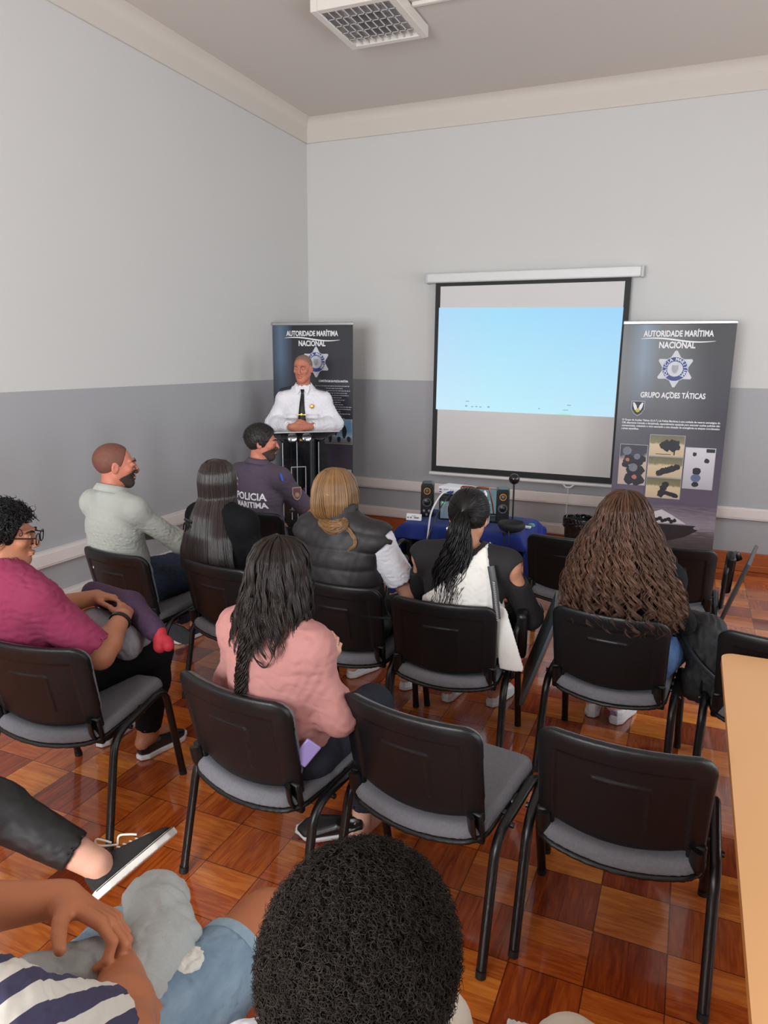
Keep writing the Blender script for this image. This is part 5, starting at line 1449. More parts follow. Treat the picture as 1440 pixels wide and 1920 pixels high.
BEARD = M('beard_dark', (60, 43, 37), .8, .3, 80, .5, 400)
beard_obj(p, J['hd'], R, BEARD, 1.03, .0025)
short_hair(p, J['hd'], R, MATS['hair_cropped_russet'], 3500, .002, lambda D: (D[:, 1] < .35 + .3 * D[:, 2]) & (D[:, 2] > -.75 + .3 * (D[:, 1] > 0)), .007, .0007, 3)
SOLE = M('dark_rubber_sole', (56, 58, 62), .8, .35, 90, .8, 120)
shoe(p, (-.075, .10, .255), (.09, .25, .125), [M('navy_canvas', (40, 52, 74), .8, .1), M('dark_rubber_sole', (56, 58, 62))], up=(-.62, .70, -.30))

shoe(p, (-.16, .34, .003), (-.19, .55, .003), [M('navy_canvas', (40, 52, 74)), SWS])

# ---- long straight hair -------------------------------------------------------------
p = person_at('woman with very long straight dark hair held by a black claw clip, black top', 'LH', -.09, .03)
J = seat_pose(.96, .0, head=(-.02, .0, .0))
R = rotm(-8, 4)
b = body(p, J, SK_L, R, .95, .95, .95, fem=True); eyes(b, J['hd'], R, .95, H_DK)
top(p, J, BLKT, 'black_top', .97, .015, 1.85, .98, .52, .003, 30)
trousers(p, J, BLKT, amp=.003); std_shoes(p, J, [BKL, SWS])
hx, hy, hz = J['hd']
HS = M('hair_sleek_dark_brown', (40, 30, 28), .28, .3, 12, island=.3, spec=.6)
drape('hair', p, [(hz + .112, .004, .004, hx, hy - .02), (hz + .106, .040, .050, hx, hy - .018), (hz + .085, .066, .080, hx, hy - .018), (hz + .05, .083, .101, hx, hy - .018), (hz, .088, .106, hx, hy - .02), (hz - .08, .088, .102, hx, hy - .02), (hz - .16, .112, .105, hx, hy - .055), (hz - .26, .142, .085, hx, hy - .10), (hz - .36, .168, .075, hx, hy - .12), (hz - .46, .178, .07, hx + .01, hy - .12)],
      2200, .0015, 2.2, HS, jit=.08, lf=(.88, 1.03), K=44, seed=5)
cl = G()
for sx in (-1, 1):
    for i in range(4): cl.tube([(-.105 + .014 * i, -.275, .985), (-.107 + .014 * i + sx * .004, -.296, .97 - .004 * i), (-.109 + .014 * i + sx * .016, -.290, .935 - .006 * i)], .0035, 6)
cl.tube([(-.125, -.275, .985), (-.055, -.29, .98)], .008, 8).tube([(-.06, -.285, .985), (-.055, -.292, .91)], .007, 8)
cl.build('claw_clip', M('clip_black_gloss', (12, 12, 14), .15, .05), p)

# ---- man in police polo -------------------------------------------------------------
p = person_at('man in a dark purple-grey police polo with POLICIA MARITIMA lettering, black hair and beard', 'PO', .0, .0, -6)
J = seat_pose(1.08, .045, head=(.01, .0, .01), eR=(.275, .04, .76), wR=(.22, .28, .74), kR=(.2, .36, .53), eL=(-.28, .0, .74))
R = rotm(-58, 4, 0)
b = body(p, J, SK_R, R, 1.0, 1.1, 1.12, hands=dict(R=dict(f=(-.4, 1, 0), pn=(0, 0, -1), t=(-1, 0, 0), curls=(.2, .3, .2)))); eyes(b, J['hd'], R, 1.0, H_BLK)
POLO = M('polo_purple_grey', (76, 64, 80), .85, .06, 30, .25, 500)
POL = top(p, J, POLO, 'polo_shirt', 1.08, .016, .86, 1.22, .56, .003, 24, seed=4, h=.0055, se=.014)
collar(p, J, POLO, .070, .040)
a_ = J['sR'] + (J['eR'] - J['sR']) * .80; d_ = nrm(J['eR'] - J['sR'])
trousers(p, J, BLKT, amp=.003); std_shoes(p, J, [BKL, BKL])
hair_cap(p, J['hd'], R, M('hair_black_short', (30, 25, 25), .55, .3, 80, .6, 260), .013, 1.0, amp=.003, f=90, front=(0, .070, .060), fn=(0, 1, -.55), h=.0045)
hair_cap(p, J['hd'], R, M('hair_faded_sides', (72, 52, 46), .7, .3, 120, .4, 300), .0045, 1.0, amp=.001, f=90, front=(0, .03, .0), fn=(0, 1, .0), low=(0, -.02, -.066), h=.0045, name='faded_sides')
beard_obj(p, J['hd'], R, BEARD, 1.0, .004)
short_hair(p, J['hd'], R, MATS['hair_black_short'], 5000, .010, lambda D: (D[:, 1] < .62 + .5 * D[:, 2]) & (D[:, 2] > -.35 - .2 * D[:, 1]), .020, .0009, 4, sweep=(0, .3, .6))
short_hair(p, J['hd'], R, MATS['hair_faded_sides'], 2500, .003, lambda D: (D[:, 1] < .2) & (D[:, 2] > -.8) & (D[:, 2] < .1), .007, .0007, 5, name='faded_strands')
def wrap_text(root, shirt, lines, mat, name):
    """lettering laid onto the back of a garment: rays cast forward (+y) from behind"""
    bvh = BVHTree.FromPolygons([tuple(v.co) for v in shirt.data.vertices], [tuple(q.vertices) for q in shirt.data.polygons])
    V = []; F = []
    for s_, size, width, cx, cz in lines:
        v, f = text_mesh(s_, size, .0016, .0)
        bm = bmesh.new(); vs = [bm.verts.new(q) for q in v]
        for q in f:
            try: bm.faces.new([vs[i] for i in q])
            except ValueError: pass
        bmesh.ops.triangulate(bm, faces=bm.faces); 
        for _ in range(2):
            bmesh.ops.subdivide_edges(bm, edges=[e for e in bm.edges if e.calc_length() > .012], cuts=1); bmesh.ops.triangulate(bm, faces=bm.faces)
        bm.verts.index_update(); A = np.array([q.co[:] for q in bm.verts]); k_ = width / (A[:, 0].max() - A[:, 0].min())
        o = len(V)
        for q in A:
            x = cx + (q[0] - (A[:, 0].max() + A[:, 0].min()) / 2) * k_; z = cz + q[1] * k_
            hit = bvh.ray_cast(Vector((x, -1, z)), Vector((0, 1, 0)))
            V.append((x, (hit[0].y if hit[0] else -.3) - .0035, z))
        F += [tuple(t.index + o for t in fc.verts) for fc in bm.faces]; bm.free()
    return mesh_obj(name, V, F, mat, root, smooth=False)
wrap_text(p, POL, [('POLICIA', .06, .245, .015, .868), ('MARITIMA', .05, .250, .015, .815)], LET, 'back_lettering')
# arm patch, shield-shaped
def patch_on(root, shirt, c, out, w, h_, mats):
    out = nrm(out); lt = nrm(np.cross((0, 0, 1), out)); upv = np.cross(out, lt)
    def shp(k): return [(-.5 * k, .5 * k), (.5 * k, .5 * k), (.5 * k, -.05 * k), (.28 * k, -.4 * k), (0, -.52 * k), (-.28 * k, -.4 * k), (-.5 * k, -.05 * k)]
    par = root
    for i, (k, m_) in enumerate(((1, mats[0]), (.86, mats[1]))):
        V = [c + lt * a * w + upv * b_ * h_ + out * (.001 * i) for a, b_ in shp(k)] + [c + lt * a * w + upv * b_ * h_ - out * .02 for a, b_ in shp(k)]
        n = 7; F = [tuple(range(n))] + [(j, n + j, n + (j + 1) % n, (j + 1) % n) for j in range(n)]
        o = mesh_obj(('sleeve_patch', 'patch_field')[i], V, F, m_, par, smooth=False)
        if i == 0: par = o
    G().lathe([(0, 0), (.017, 0), (.017, .001), (0, .001)], c + out * .0015 - upv * .008, 20, rot=Vector(out).to_track_quat('Z', 'Y').to_euler()).build('patch_ring', M('patch_green', (96, 130, 96), .7, .1), par)
    G().lathe([(0, 0), (.010, 0), (.010, .001), (0, .001)], c + out * .0028 - upv * .008, 20, rot=Vector(out).to_track_quat('Z', 'Y').to_euler()).build('patch_centre', M('patch_red', (186, 96, 92), .7, .1), par)
ac = J['sR'] + (J['eR'] - J['sR']) * .42
outv = nrm((.86, -.5, .12))
patch_on(p, POL, ac + outv * .077, outv, .062, .085, (M('patch_tan_edge', (168, 140, 122), .8, .05), M('patch_maroon', (96, 62, 70), .8, .05)))
G().tube([J['sR'] + np.array((.05, -.055, .045)), J['sR'] + np.array((.072, -.062, .0))], .009, 6, flat=(.4, 1)).build('blue_shoulder_tab', M('tab_blue', (30, 90, 190), .6, .05), p)

# ---- blonde woman in padded vest ----------------------------------------------------
p = person_at('woman with dark blonde hair in a black padded vest over a white T-shirt', 'BL', .0, .0, -4)
J = seat_pose(1.10, .01, head=(-.05, .0, .0), eR=(.28, -.02, .72), wR=(.26, .18, .66), eL=(-.27, .0, .72), kL=(-.24, .35, .515), aL=(-.27, .40, .10), aR=(.06, .42, .10), kR=(.10, .36, .515))
R = rotm(-2, 14)
b = body(p, J, SK_L, R, .97, 1.1, 1.12, fem=True, belly=1.1, hands=dict(R=dict(f=(.1, 1, -.2), pn=(0, -.2, -1), t=(-1, 0, 0), curls=(.8, .9, .6)))); eyes(b, J['hd'], R, .97, H_BLO)
top(p, J, M('white_cotton', (226, 226, 234), .85, .03, 20, .2, 400), 'white_tshirt', 1.1, .010, .72, 1.25, .60, .004, 40, se=.018, seed=8)
PUF = M('black_puffer_nylon', (30, 27, 30), .6, .12, 20, .3, 60)
def puff(P):
    z = P[..., 2] + .010 * wob(P, 5, 3); q = np.abs(np.sin((z - .6) * PI / .085))
    return -.009 * (q ** .5 - .55) + .0022 * wob(P, 30, 6)
s = SDF(); torso_sdf(s, J, 1.12, .026, belly=1.12)
s.cap(J['nb'], np.asarray(J['nb']) + np.array((0, .0, .05)), .080, .076, .03)
for sd, sg in (('L', -1), ('R', 1)):
    s.ell(np.asarray(J['s' + sd]) + np.array((sg * .055, .01, -.07)), (.050, .085, .13), None, .012, 's')
s.plane((0, 0, .50), (0, 0, -1), k=.015); s.cap(np.asarray(J['nb']) + (0, .01, .03), np.asarray(J['nb']) + (0, .01, .2), .062, None, .004, op='s')
s.disp = puff; s.damp = .015
sdf_obj('padded_vest', s, .0055, PUF, p)
trousers(p, J, BLKT, amp=.003, r=1.1); std_shoes(p, J, [SW, SWS], dirs={'R': (.1, 1, 0), 'L': (.25, 1, 0)})
hx, hy, hz = J['hd']
drape('hair', p, [(hz + .115, .004, .004, hx, hy - .02), (hz + .109, .040, .050, hx, hy - .018), (hz + .088, .070, .084, hx, hy - .018), (hz + .055, .090, .108, hx, hy - .018), (hz + .01, .103, .120, hx, hy - .02), (hz - .04, .108, .124, hx, hy - .02), (hz - .085, .104, .118, hx, hy - .02), (hz - .115, .088, .10, hx + .005, hy - .02), (hz - .13, .05, .08, hx + .02, hy - .03)],
      1600, .0016, 2.3, H_BLO, jit=.08, lf=(.9, 1.02), K=40, seed=15)
lock(p, 'ponytail', [(hx - .02, hy - .115, hz - .125), (hx + .05, hy - .135, hz - .135), (hx + .10, hy - .125, hz - .12), (hx + .115, hy - .10, hz - .10)], 150, .0018, .030, H_BLO, curl=(.001, .004, 2), widths=[.7, 1.1, 1., .5], seed=3)
lock(p, 'hair_lock', [(hx + .09, hy - .11, hz - .12), (hx + .15, hy - .115, hz - .155), (hx + .175, hy - .125, hz - .20), (hx + .14, hy - .135, hz - .235)], 26, .0015, .009, H_BLO, curl=(.001, .003, 2), widths=[1.2, 1, .8, .2], seed=6)
hb = thing('handbag', 'small black leather handbag at the right hip of the woman in the padded vest', 'bag', tuple(p.matrix_basis @ Vector((.36, .12, .47))), p.rotation_euler.z)
s = SDF().box((0, 0, .08), (.15, .085, .17), rad=.03); s.disp = lambda P: .002 * wob(P, 40, 2); s.damp = .003
sdf_obj('bag_body', s, .005, M('black_bag_leather', (24, 24, 26), .3, .1, 40, .3, 150), hb)
G().tube(fillet([(-.06, 0, .15), (-.05, 0, .25), (.05, 0, .25), (.06, 0, .15)], .04), .005, 8).build('strap', BKL, hb)
G().box((-.03, -.045, .10), (.03, .006, .02)).build('buckle', M('buckle_steel', (170, 165, 160), .25, .05, metal=.8), hb)

# ---- woman with black ponytail ------------------------------------------------------
p = person_at('woman with a long black ponytail, black cold-shoulder top and white sweater', 'E', .06, .02)
J = seat_pose(1.10, -.055, head=(.0, .03, .0), eL=(-.25, .02, .70), eR=(.27, .0, .67), wL=(-.10, .2, .66), wR=(.18, .22, .66), kL=(-.14, .34, .52), kR=(.15, .34, .52), aL=(-.19, .40, .10), aR=(.05, .43, .10))
R = rotm(-3, 18)
b = body(p, J, SK_M, R, 1.0, 1.12, 1.1, fem=True); eyes(b, J['hd'], R, 1.0, H_BLK)
def shoulders_cut(s):
    pass
BK2 = M('black_ribbed_knit', (20, 18, 20), .85, .12, 40, .3, 400)
s = SDF(); torso_sdf(s, J, 1.07, .012, d=1.)
for sd, sg in (('L', -1), ('R', 1)):
    arm_sdf(s, J, sd, 1.15, .012, 1.85, k=.02)
    s.ell(np.asarray(J['s' + sd]) + np.array((sg * .075, -.02, -.035)), (.055, .11, .06), None, .006, 's')
s.plane((0, 0, .55), (0, 0, -1), k=.01); s.cap(np.asarray(J['nb']) - (0, 0, .01), np.asarray(J['nb']) + (0, 0, .2), .075, None, .004, op='s'); s.disp = folds(.0025, 40, (0, 0, 1), 3, .65, .12); s.damp = .005
sdf_obj('cold_shoulder_top', s, .0055, BK2, p)
WSW = M('white_knit_sweater', (214, 210, 204), .9, .03, 30, .25, 300)
# sweater: hangs off her left shoulder, kept on the right; only right of a diagonal line
s = SDF(); torso_sdf(s, J, 1.11, .024)
q1 = np.array((-.02, -.3, 1.02)); 
s.plane((-.005, 0, .93), (-1.0, 0, 1.05), k=.012)          # diagonal edge on the back
s.plane((.0, -.10, 0), (0, 1, 0), k=.02)
s.plane((.128, 0, .93), (1, 0, .26), k=.01)
s.plane((0, 0, .52), (0, 0, -1), k=.01)
s.cap(np.asarray(J['nb']) - (0, 0, .02), np.asarray(J['nb']) + (0, 0, .2), .085, None, .01, op='s')
s.disp = folds(.004, 26, (.6, 0, 1), 12); s.damp = .006
sdf_obj('white_sweater', s, .0055, WSW, p)
s = SDF().cap((.17, -.21, .74), (.232, -.19, .50), .035, .052, .02, squash=((0, 1, 0), .25)); s.plane((0, 0, .49), (0, 0, -1), k=.006); s.disp = folds(.003, 40, (1, 0, .3), 1); s.damp = .006
sdf_obj('sweater_tail', s, .005, WSW, p)
G().tube([(.135, -.255, .96), (.16, -.272, .86), (.175, -.272, .74)], .015, 8, flat=(.2, 1), up=(0, 1, 0)).build('dark_zip_band', M('zip_band', (52, 52, 56), .5, .05), p)
g = G()
for i in range(22): g.box((.156 + .0011 * i, -.283 + .0002 * i, .90 - .0078 * i), (.010, .004, .004), rot=(0, .2, 0))
g.build('zip_teeth', M('zip_silver', (190, 188, 186), .3, .1, metal=.7), p)['kind'] = 'stuff'
trousers(p, J, BLKT, amp=.003, upto=1.72); std_shoes(p, J, [SW, SWS], SW, dirs={'L': (.15, 1, 0), 'R': (.25, 1, 0)})
hx, hy, hz = J['hd']
hair_cap(p, J['hd'], R, H_BLK, .014, 1.0, amp=.001, f=50, front=(0, .070, .062), fn=(0, 1, -.6), low=(0, -.02, -.062), ln=(0, .7, -1), h=.0045)
S = []; r_ = np.random.default_rng(4); T = lambda q: J['hd'] + R @ np.array(q)
tie = T((0, -.118, .005))
for i in range(420):
    a = r_.uniform(-2.3, 2.3); el = r_.uniform(-.75, 1.45)
    d0 = np.array((math.sin(a) * math.cos(el), -math.cos(a) * math.cos(el), math.sin(el)))
    if d0[1] > .55 and d0[2] < .6: continue
    st = np.array((0, -.018, .032)) + d0 * np.array((.0885, .108, .097)); en = np.array((.0, -.120, .012))
    pts = []
    for t in np.linspace(0, 1, 14):
        q = st * (1 - t) + en * t; v = (q - np.array((0, -.018, .032))) / np.array((.0895, .109, .0985)); L_ = np.linalg.norm(v)
        q = np.array((0, -.018, .032)) + v / max(L_, 1e-3) * np.array((.0895, .109, .0985)) * (1. if t < .85 else 1.02); pts.append(T(q))
    S.append(pts)
strands('pulled_back_hair', np.array(S), .0018, H_BLK, p, taper=False)
G().lathe([(.018, -.006), (.024, -.004), (.024, .004), (.018, .006)], tie, 16, rot=(1.3, 0, 0)).build('hair_tie', BLKT, p)
TX, TY, TZ_ = tie
lock(p, 'ponytail', [(TX, TY + .01, TZ_), (TX, TY - .03, TZ_ - .05), (TX - .005, TY - .038, TZ_ - .16), (TX - .03, TY - .035, TZ_ - .28), (TX - .015, TY - .045, TZ_ - .40)], 520, .0018, .062, H_BLK, curl=(.001, .013, 3.5), widths=[.35, .7, 1.0, 1.35, .95], K=60, seed=5)
lock(p, 'hair_lock', [(TX + .01, TY - .03, TZ_ - .2), (TX + .0, TY - .05, TZ_ - .34), (TX + .02, TY - .055, TZ_ - .44), (TX + .005, TY - .055, TZ_ - .52)], 110, .0016, .035, H_BLK, curl=(.002, .010, 3), widths=[1.2, 1.1, .9, .3], seed=7)
lock(p, 'hair_lock', [(TX - .03, TY - .03, TZ_ - .22), (TX - .075, TY - .04, TZ_ - .34), (TX - .10, TY - .045, TZ_ - .40), (TX - .13, TY - .04, TZ_ - .41)], 70, .0015, .028, H_BLK, curl=(.002, .008, 2), widths=[1.2, 1.1, .7, .3], seed=9)
ex, ey, ez = T((-.084, -.005, -.045)); G().lathe([(.010, -.0012), (.013, 0), (.010, .0012), (.010, -.0012)], (ex, ey, ez - .014), 18, rot=(PI / 2, 0, .5)).build('hoop_earring', M('earring_silver', (200, 200, 205), .15, .1, metal=.9), p)
gl = thing('eyeglasses', 'reddish-brown glasses resting on top of the head of the woman with the black ponytail', 'glasses', tuple(p.matrix_basis @ Vector(T((0, .045, .128)))), p.rotation_euler.z)
gl.rotation_euler = (math.radians(84), 0, p.rotation_euler.z)
TORT = M('tortoiseshell_red', (120, 50, 30), .25, .4, 60)
for sx in (-1, 1):
    G().tube([(sx * .033 + .027 * math.cos(a), .012 + .004 * math.sin(a), .0 + .017 * math.sin(a)) for a in [2 * PI * k / 20 for k in range(21)]], .003, 6).build('lens_rim', TORT, gl)
    G().tube([(sx * .062, .012, .005), (sx * .078, -.05, -.004), (sx * .082, -.10, -.03)], .0035, 6).build('temple', TORT, gl)
    G().lathe([(0, 0), (.026, 0), (.026, .001), (0, .001)], (sx * .033, .012, 0), 20, rot=(PI / 2, 0, 0)).build('lens', GLASS, gl)

# ---- woman with long curls ----------------------------------------------------------
p = person_at('woman with very long brown curly hair, black top and blue jeans', 'F', .045, .02)
J = seat_pose(.98, -.02, head=(-.045, .02, .0), kR=(.20, .34, .52), aL=(-.205, .39, .12), aR=(-.08, .37, .12), kL=(-.12, .35, .52), eR=(.21, -.05, .72), sL=(-.145, -.145, .925), sR=(.145, -.145, .925))
R = rotm(2, 10)
b = body(p, J, SK_L, R, .96, 1.02, 1., fem=True); eyes(b, J['hd'], R, .96, H_DK)
top(p, J, BLKT, 'black_top', 1.0, .016, 1.85, .98, .55, .003, 30)
trousers(p, J, JEAN('mid_blue', (84, 116, 160), (50, 76, 118)), amp=.004, r=1.2, waist=.70)
shoe(p, (-.085, .31, .003), (-.05, .50, .003), [SW, SWS], laces=SW); shoe(p, (-.20, .33, .003), (-.22, .50, .003), [SW, SWS], laces=SW)
o = G().box((-.087, .303, .066), (.036, .008, .022), rot=(0, 0, -.18)).build('iridescent_heel_tab', M('iridescent_foil', (110, 170, 200), .15, .5, 30, metal=.6, col2=(180, 90, 190)), p, bevel=.003)
hx, hy, hz = J['hd']
CP = [(hz + .116, .004, .004, hx, hy - .02), (hz + .110, .040, .050, hx, hy - .018), (hz + .088, .070, .084, hx, hy - .018), (hz + .05, .092, .110, hx, hy - .018), (hz, .110, .120, hx, hy - .02), (hz - .07, .150, .130, hx + .0, hy - .03), (hz - .15, .185, .13, hx + .01, hy - .055), (hz - .24, .215, .12, hx + .022, hy - .09), (hz - .33, .232, .105, hx + .03, hy - .115), (hz - .44, .215, .095, hx + .03, hy - .13)]
drape('hair', p, CP, 1500, .0018, 2.2, H_CURL, curl=(.001, .0185, 7.5, 0), clump=(170, .010), jit=.26, lf=(.80, 1.08), K=100, seed=11)
drape('loose_hair', p, CP, 160, .0013, 2.1, H_CURL, curl=(.001, .018, 6, .0), jit=.4, lf=(.98, 1.12), K=80, seed=12, shell=False)
bg = thing('black_backpack', 'black backpack lying over the seat between the curly-haired woman and the desk', 'bag', (3.93, -3.52, .44), math.radians(-15))
s = SDF().cap((-.12, -.02, .16), (.20, -.10, .05), .085, .095, .04, squash=((0, 0, 1), .75)).box((.06, -.08, .0), (.26, .20, .16), rad=.05, k=.04).cap((-.22, .05, .20), (-.02, 0, .19), .06, .085, .03); s.disp = folds(.006, 20, (1, .2, .5), 9); s.damp = .006
sdf_obj('bag_body', s, .006, M('black_bag_canvas', (22, 22, 24), .75, .15, 30, .2, 200), bg)
G().tube(smooth_path([(-.15, -.04, .22), (-.02, -.16, .13), (.08, -.20, .07), (.2, -.20, .0)], 20), .006, 8, flat=(2, .6)).build('zip', M('zip_dark_grey', (70, 70, 74), .4, .1, metal=.4), bg)
G().tube(smooth_path([(.02, -.17, .04), (.03, -.19, -.02), (.08, -.18, -.06), (.12, -.17, .0)], 20), .009, 8, flat=(1.8, .5)).build('strap', BKL, bg)

# ---- person in maroon T-shirt -------------------------------------------------------
p = person_at('person in a maroon T-shirt with short dark curls and black-framed glasses, seen from behind left', 'A', -.15, .02, -10)
J = seat_pose(1.1, .0, head=(-.055, .02, -.055), nb=(-.03, -.16, .975), sL=(-.21, -.14, .92), sR=(.15, -.155, .905), eR=(.31, -.04, .68), wR=(.235, .16, .76), eL=(-.28, .0, .72), wL=(.03, .22, .79), kR=(.20, .36, .53), kL=(-.10, .36, .53))
R = rotm(-52, 6)
b = body(p, J, SK_T, R, 1.0, 1.1, 1.25, hands=dict(R=dict(f=(-.55, .8, .1), pn=(-.4, -.3, -1), t=(-1, 0, .3), curls=(.3, .5, .4)), L=dict(f=(1, .3, .05), pn=(0, -.2, -1), t=(.2, -1, .3), curls=(.3, .4, .3))), h=.005); eyes(b, J['hd'], R, 1.0, H_BLK)
MAR = M('maroon_jersey', (132, 40, 74), .9, .05, 30, .25, 500)
top(p, J, MAR, 'maroon_tshirt', 1.12, .016, .88, 1.5, .57, .004, 24, seed=5, h=.005, se=.014, neck_r=.070)
trousers(p, J, BLKT, amp=.003, r=1.15); std_shoes(p, J, [BKL, SWS])
hair_cap(p, J['hd'], R, H_BLK, .012, 1.0, amp=.005, f=80, front=(0, .058, .055), fn=(0, 1, -.35), low=(0, -.02, -.040), ln=(0, .25, -1), h=.005)
def curl_field(parent, c, R, mat, n, rx, ry, rz_, keep, rc=.010, rad=.0016, turns=2.0, ln=.03, seed=0, K=22, cen=(0, -.018, .032), outl=1.):
    r = np.random.default_rng(seed); D = r.normal(size=(n * 2, 3)); D /= np.linalg.norm(D, axis=1, keepdims=True); D = D[keep(D)][:n]; n = len(D)
    E_ = np.array((rx, ry, rz_)); base = np.array(cen) + D * E_; N = D / E_; N /= np.linalg.norm(N, axis=1, keepdims=True)
    g = r.normal(size=(n, 3)); A = np.cross(N, g); A /= np.linalg.norm(A, axis=1, keepdims=True); B = np.cross(N, A)
    t = np.linspace(0, 1, K); ph = r.uniform(0, 6.28, (n, 1)); th = ph + 2 * PI * turns * t[None] * r.choice([-1, 1], (n, 1)); rr = rc * r.uniform(.5, 1.2, (n, 1)) * np.minimum(1, t * 4)[None]
    lean = (A * r.normal(size=(n, 1)) + B * r.normal(size=(n, 1))) * .5
    S = base[:, None] + (N * outl + lean)[:, None] * (t[None, :, None] * ln * r.uniform(.6, 1.3, (n, 1, 1))) + A[:, None] * (rr * np.cos(th))[..., None] + B[:, None] * (rr * np.sin(th))[..., None]
    S = np.asarray(c) + S @ R.T
    return strands('curls', S, rad, mat, parent)
curl_field(p, J['hd'], R, H_BLK, 1500, .082, .102, .090, lambda D: (D[:, 1] < .45 + .9 * D[:, 2]) & (D[:, 2] > -.62 + .25 * (D[:, 1] > 0)), rc=.011, rad=.0019, ln=.026, seed=3)
T = lambda q: J['hd'] + R @ np.array(q)
GF = M('glasses_black', (16, 16, 18), .3, .05)
gl = thing('eyeglasses', 'black-framed glasses worn by the person in the maroon T-shirt', 'glasses', tuple(p.matrix_basis @ Vector(J['hd'])), p.rotation_euler.z)
Rl = lambda q: R @ np.array(q)
for sx in (-1, 1):
    G().tube([Rl((sx * .034 + .026 * math.copysign(abs(math.cos(a)) ** .7, math.cos(a)), .115, .004 + .021 * math.copysign(abs(math.sin(a)) ** .7, math.sin(a)))) for a in [2 * PI * k / 28 for k in range(29)]], .0024, 6).build('lens_rim', GF, gl)
    G().tube([Rl((sx * .060, .113, .012)), Rl((sx * .074, .07, .012)), Rl((sx * .080, .0, .010))], .0026, 6).build('temple', GF, gl)
    o = G().lathe([(0, 0), (.025, 0), (.025, .001), (0, .001)], (0, 0, 0), 20).build('lens', GLASS, gl); Mx = Matrix([list(r) for r in R]).to_4x4(); Mx.translation = Vector(Rl((sx * .034, .115, .004))); o.matrix_local = Mx @ Matrix.Rotation(PI / 2, 4, 'X')
G().tube([Rl((-.009, .116, .010)), Rl((.009, .116, .010))], .0025, 6).build('bridge', GF, gl)
wd = nrm(J['wR'] - J['eR']); wc = J['wR'] - wd * .03
o = G().lathe([(.040, -.008), (.043, -.007), (.043, .007), (.040, .008)], wc, 24, rot=Vector(wd).to_track_quat('Z', 'Y').to_euler()).build('smart_band', GF, None)
o.matrix_world = p.matrix_basis; tag(o, 'black fitness band on the wrist of the person in the maroon T-shirt', 'wristband')
# backpack on lap
bp_ = thing('lap_backpack', 'dark purple and grey backpack with red ends on the lap of the person in maroon', 'bag', tuple(p.matrix_basis @ Vector((.105, .20, .62))), p.rotation_euler.z)
PUR = M('backpack_purple', (62, 40, 66), .8, .12, 20, .3, 200)
s = SDF().cap((-.18, .10, .15), (.05, .08, .135), .050, .055, .03).cap((.05, .08, .135), (.22, .04, .065), .055, .045, .03); s.disp = folds(.003, 30, (1, 0, .3), 3); s.damp = .005
sdf_obj('purple_flap', s, .005, PUR, bp_)
s = SDF().cap((-.08, .0, .05), (.12, -.02, .0), .075, .06, .03).box((.02, .04, .02), (.26, .16, .12), rad=.04, k=.03); s.disp = folds(.003, 25, (1, .4, .3), 7); s.damp = .005
sdf_obj('grey_pocket', s, .005, M('backpack_grey_melange', (146, 146, 152), .9, .1, 80, .3, 300), bp_)
s = SDF().cap((.25, .035, .06), (.262, .02, .01), .028, .028, .01).cap((.287, .03, .03), (.305, .02, .02), .026, .024, .01).cap((.245, .05, .07), (.25, .04, .045), .014, .016, .008)
sdf_obj('red_ends', s, .004, M('backpack_red', (176, 34, 50), .7, .1), bp_)
G().tube(smooth_path([(-.02, -.09, .10), (.03, -.12, .05), (.02, -.10, -.02)], 16), .006, 8).build('cord', GF, bp_)

# ---- standing officer ---------------------------------------------------------------
ox, oy = .585, -1.17
p = thing('person', 'officer standing behind the lectern in a white uniform shirt and black tie, hands clasped', 'person', (ox, oy, 0), math.radians(202))
J = {k_: np.array(v, float) for k_, v in dict(pel=(0, .0, .98), bel=(0, .015, 1.14), che=(0, .0, 1.31), nb=(0, -.015, 1.515), hd=(0, .025, 1.69), sL=(-.17, -.01, 1.42), sR=(.17, -.01, 1.42),
     eL=(-.285, -.02, 1.21), eR=(.285, -.02, 1.21), wL=(-.075, .25, 1.205), wR=(.075, .25, 1.20), hL=(-.09, .0, .94), hR=(.09, .0, .94), kL=(-.11, .02, .51), kR=(.11, .02, .51), aL=(-.12, -.01, .10), aR=(.12, -.01, .10)).items()}
R = rotm(-12, 6)
b = body(p, J, SK_R, R, 1.02, 1.12, 1.08, belly=1.18, h=.0045, hands=dict(L=dict(f=(1, .15, .05), pn=(.1, -1, -.3), t=(0, -.1, 1), curls=(.45, .6, .4)), R=dict(f=(-1, .25, -.15), pn=(-.1, -1, .2), t=(0, 0, 1), curls=(.5, .6, .4)))); eyes(b, J['hd'], R, 1.02, M('brow_brown', (104, 76, 60), .8, .1))
WSH = M('uniform_white_shirt', (228, 226, 232), .8, .02, 20, .15, 400)
UT = top(p, J, WSH, 'uniform_shirt', 1.12, .018, 1.88, 1.08, 1.085, .004, 22, belly=1.22, h=.005, se=.020, seed=14, neck_r=.072, zc=None)
collar(p, J, WSH, .062, .036, open_=.12, tilt=.6)
for sx in (-1, 1):
    G().prism([(sx * .006, 1.535), (sx * .060, 1.548), (sx * .062, 1.515), (sx * .042, 1.462)][::sx], .004, Matrix.Translation((0, .078, 0)) @ Matrix.Translation((0, 0, 1.5)) @ Matrix.Rotation(.42, 4, 'X') @ Matrix.Translation((0, 0, -1.5))).build('collar_point', WSH, p, bevel=.002)
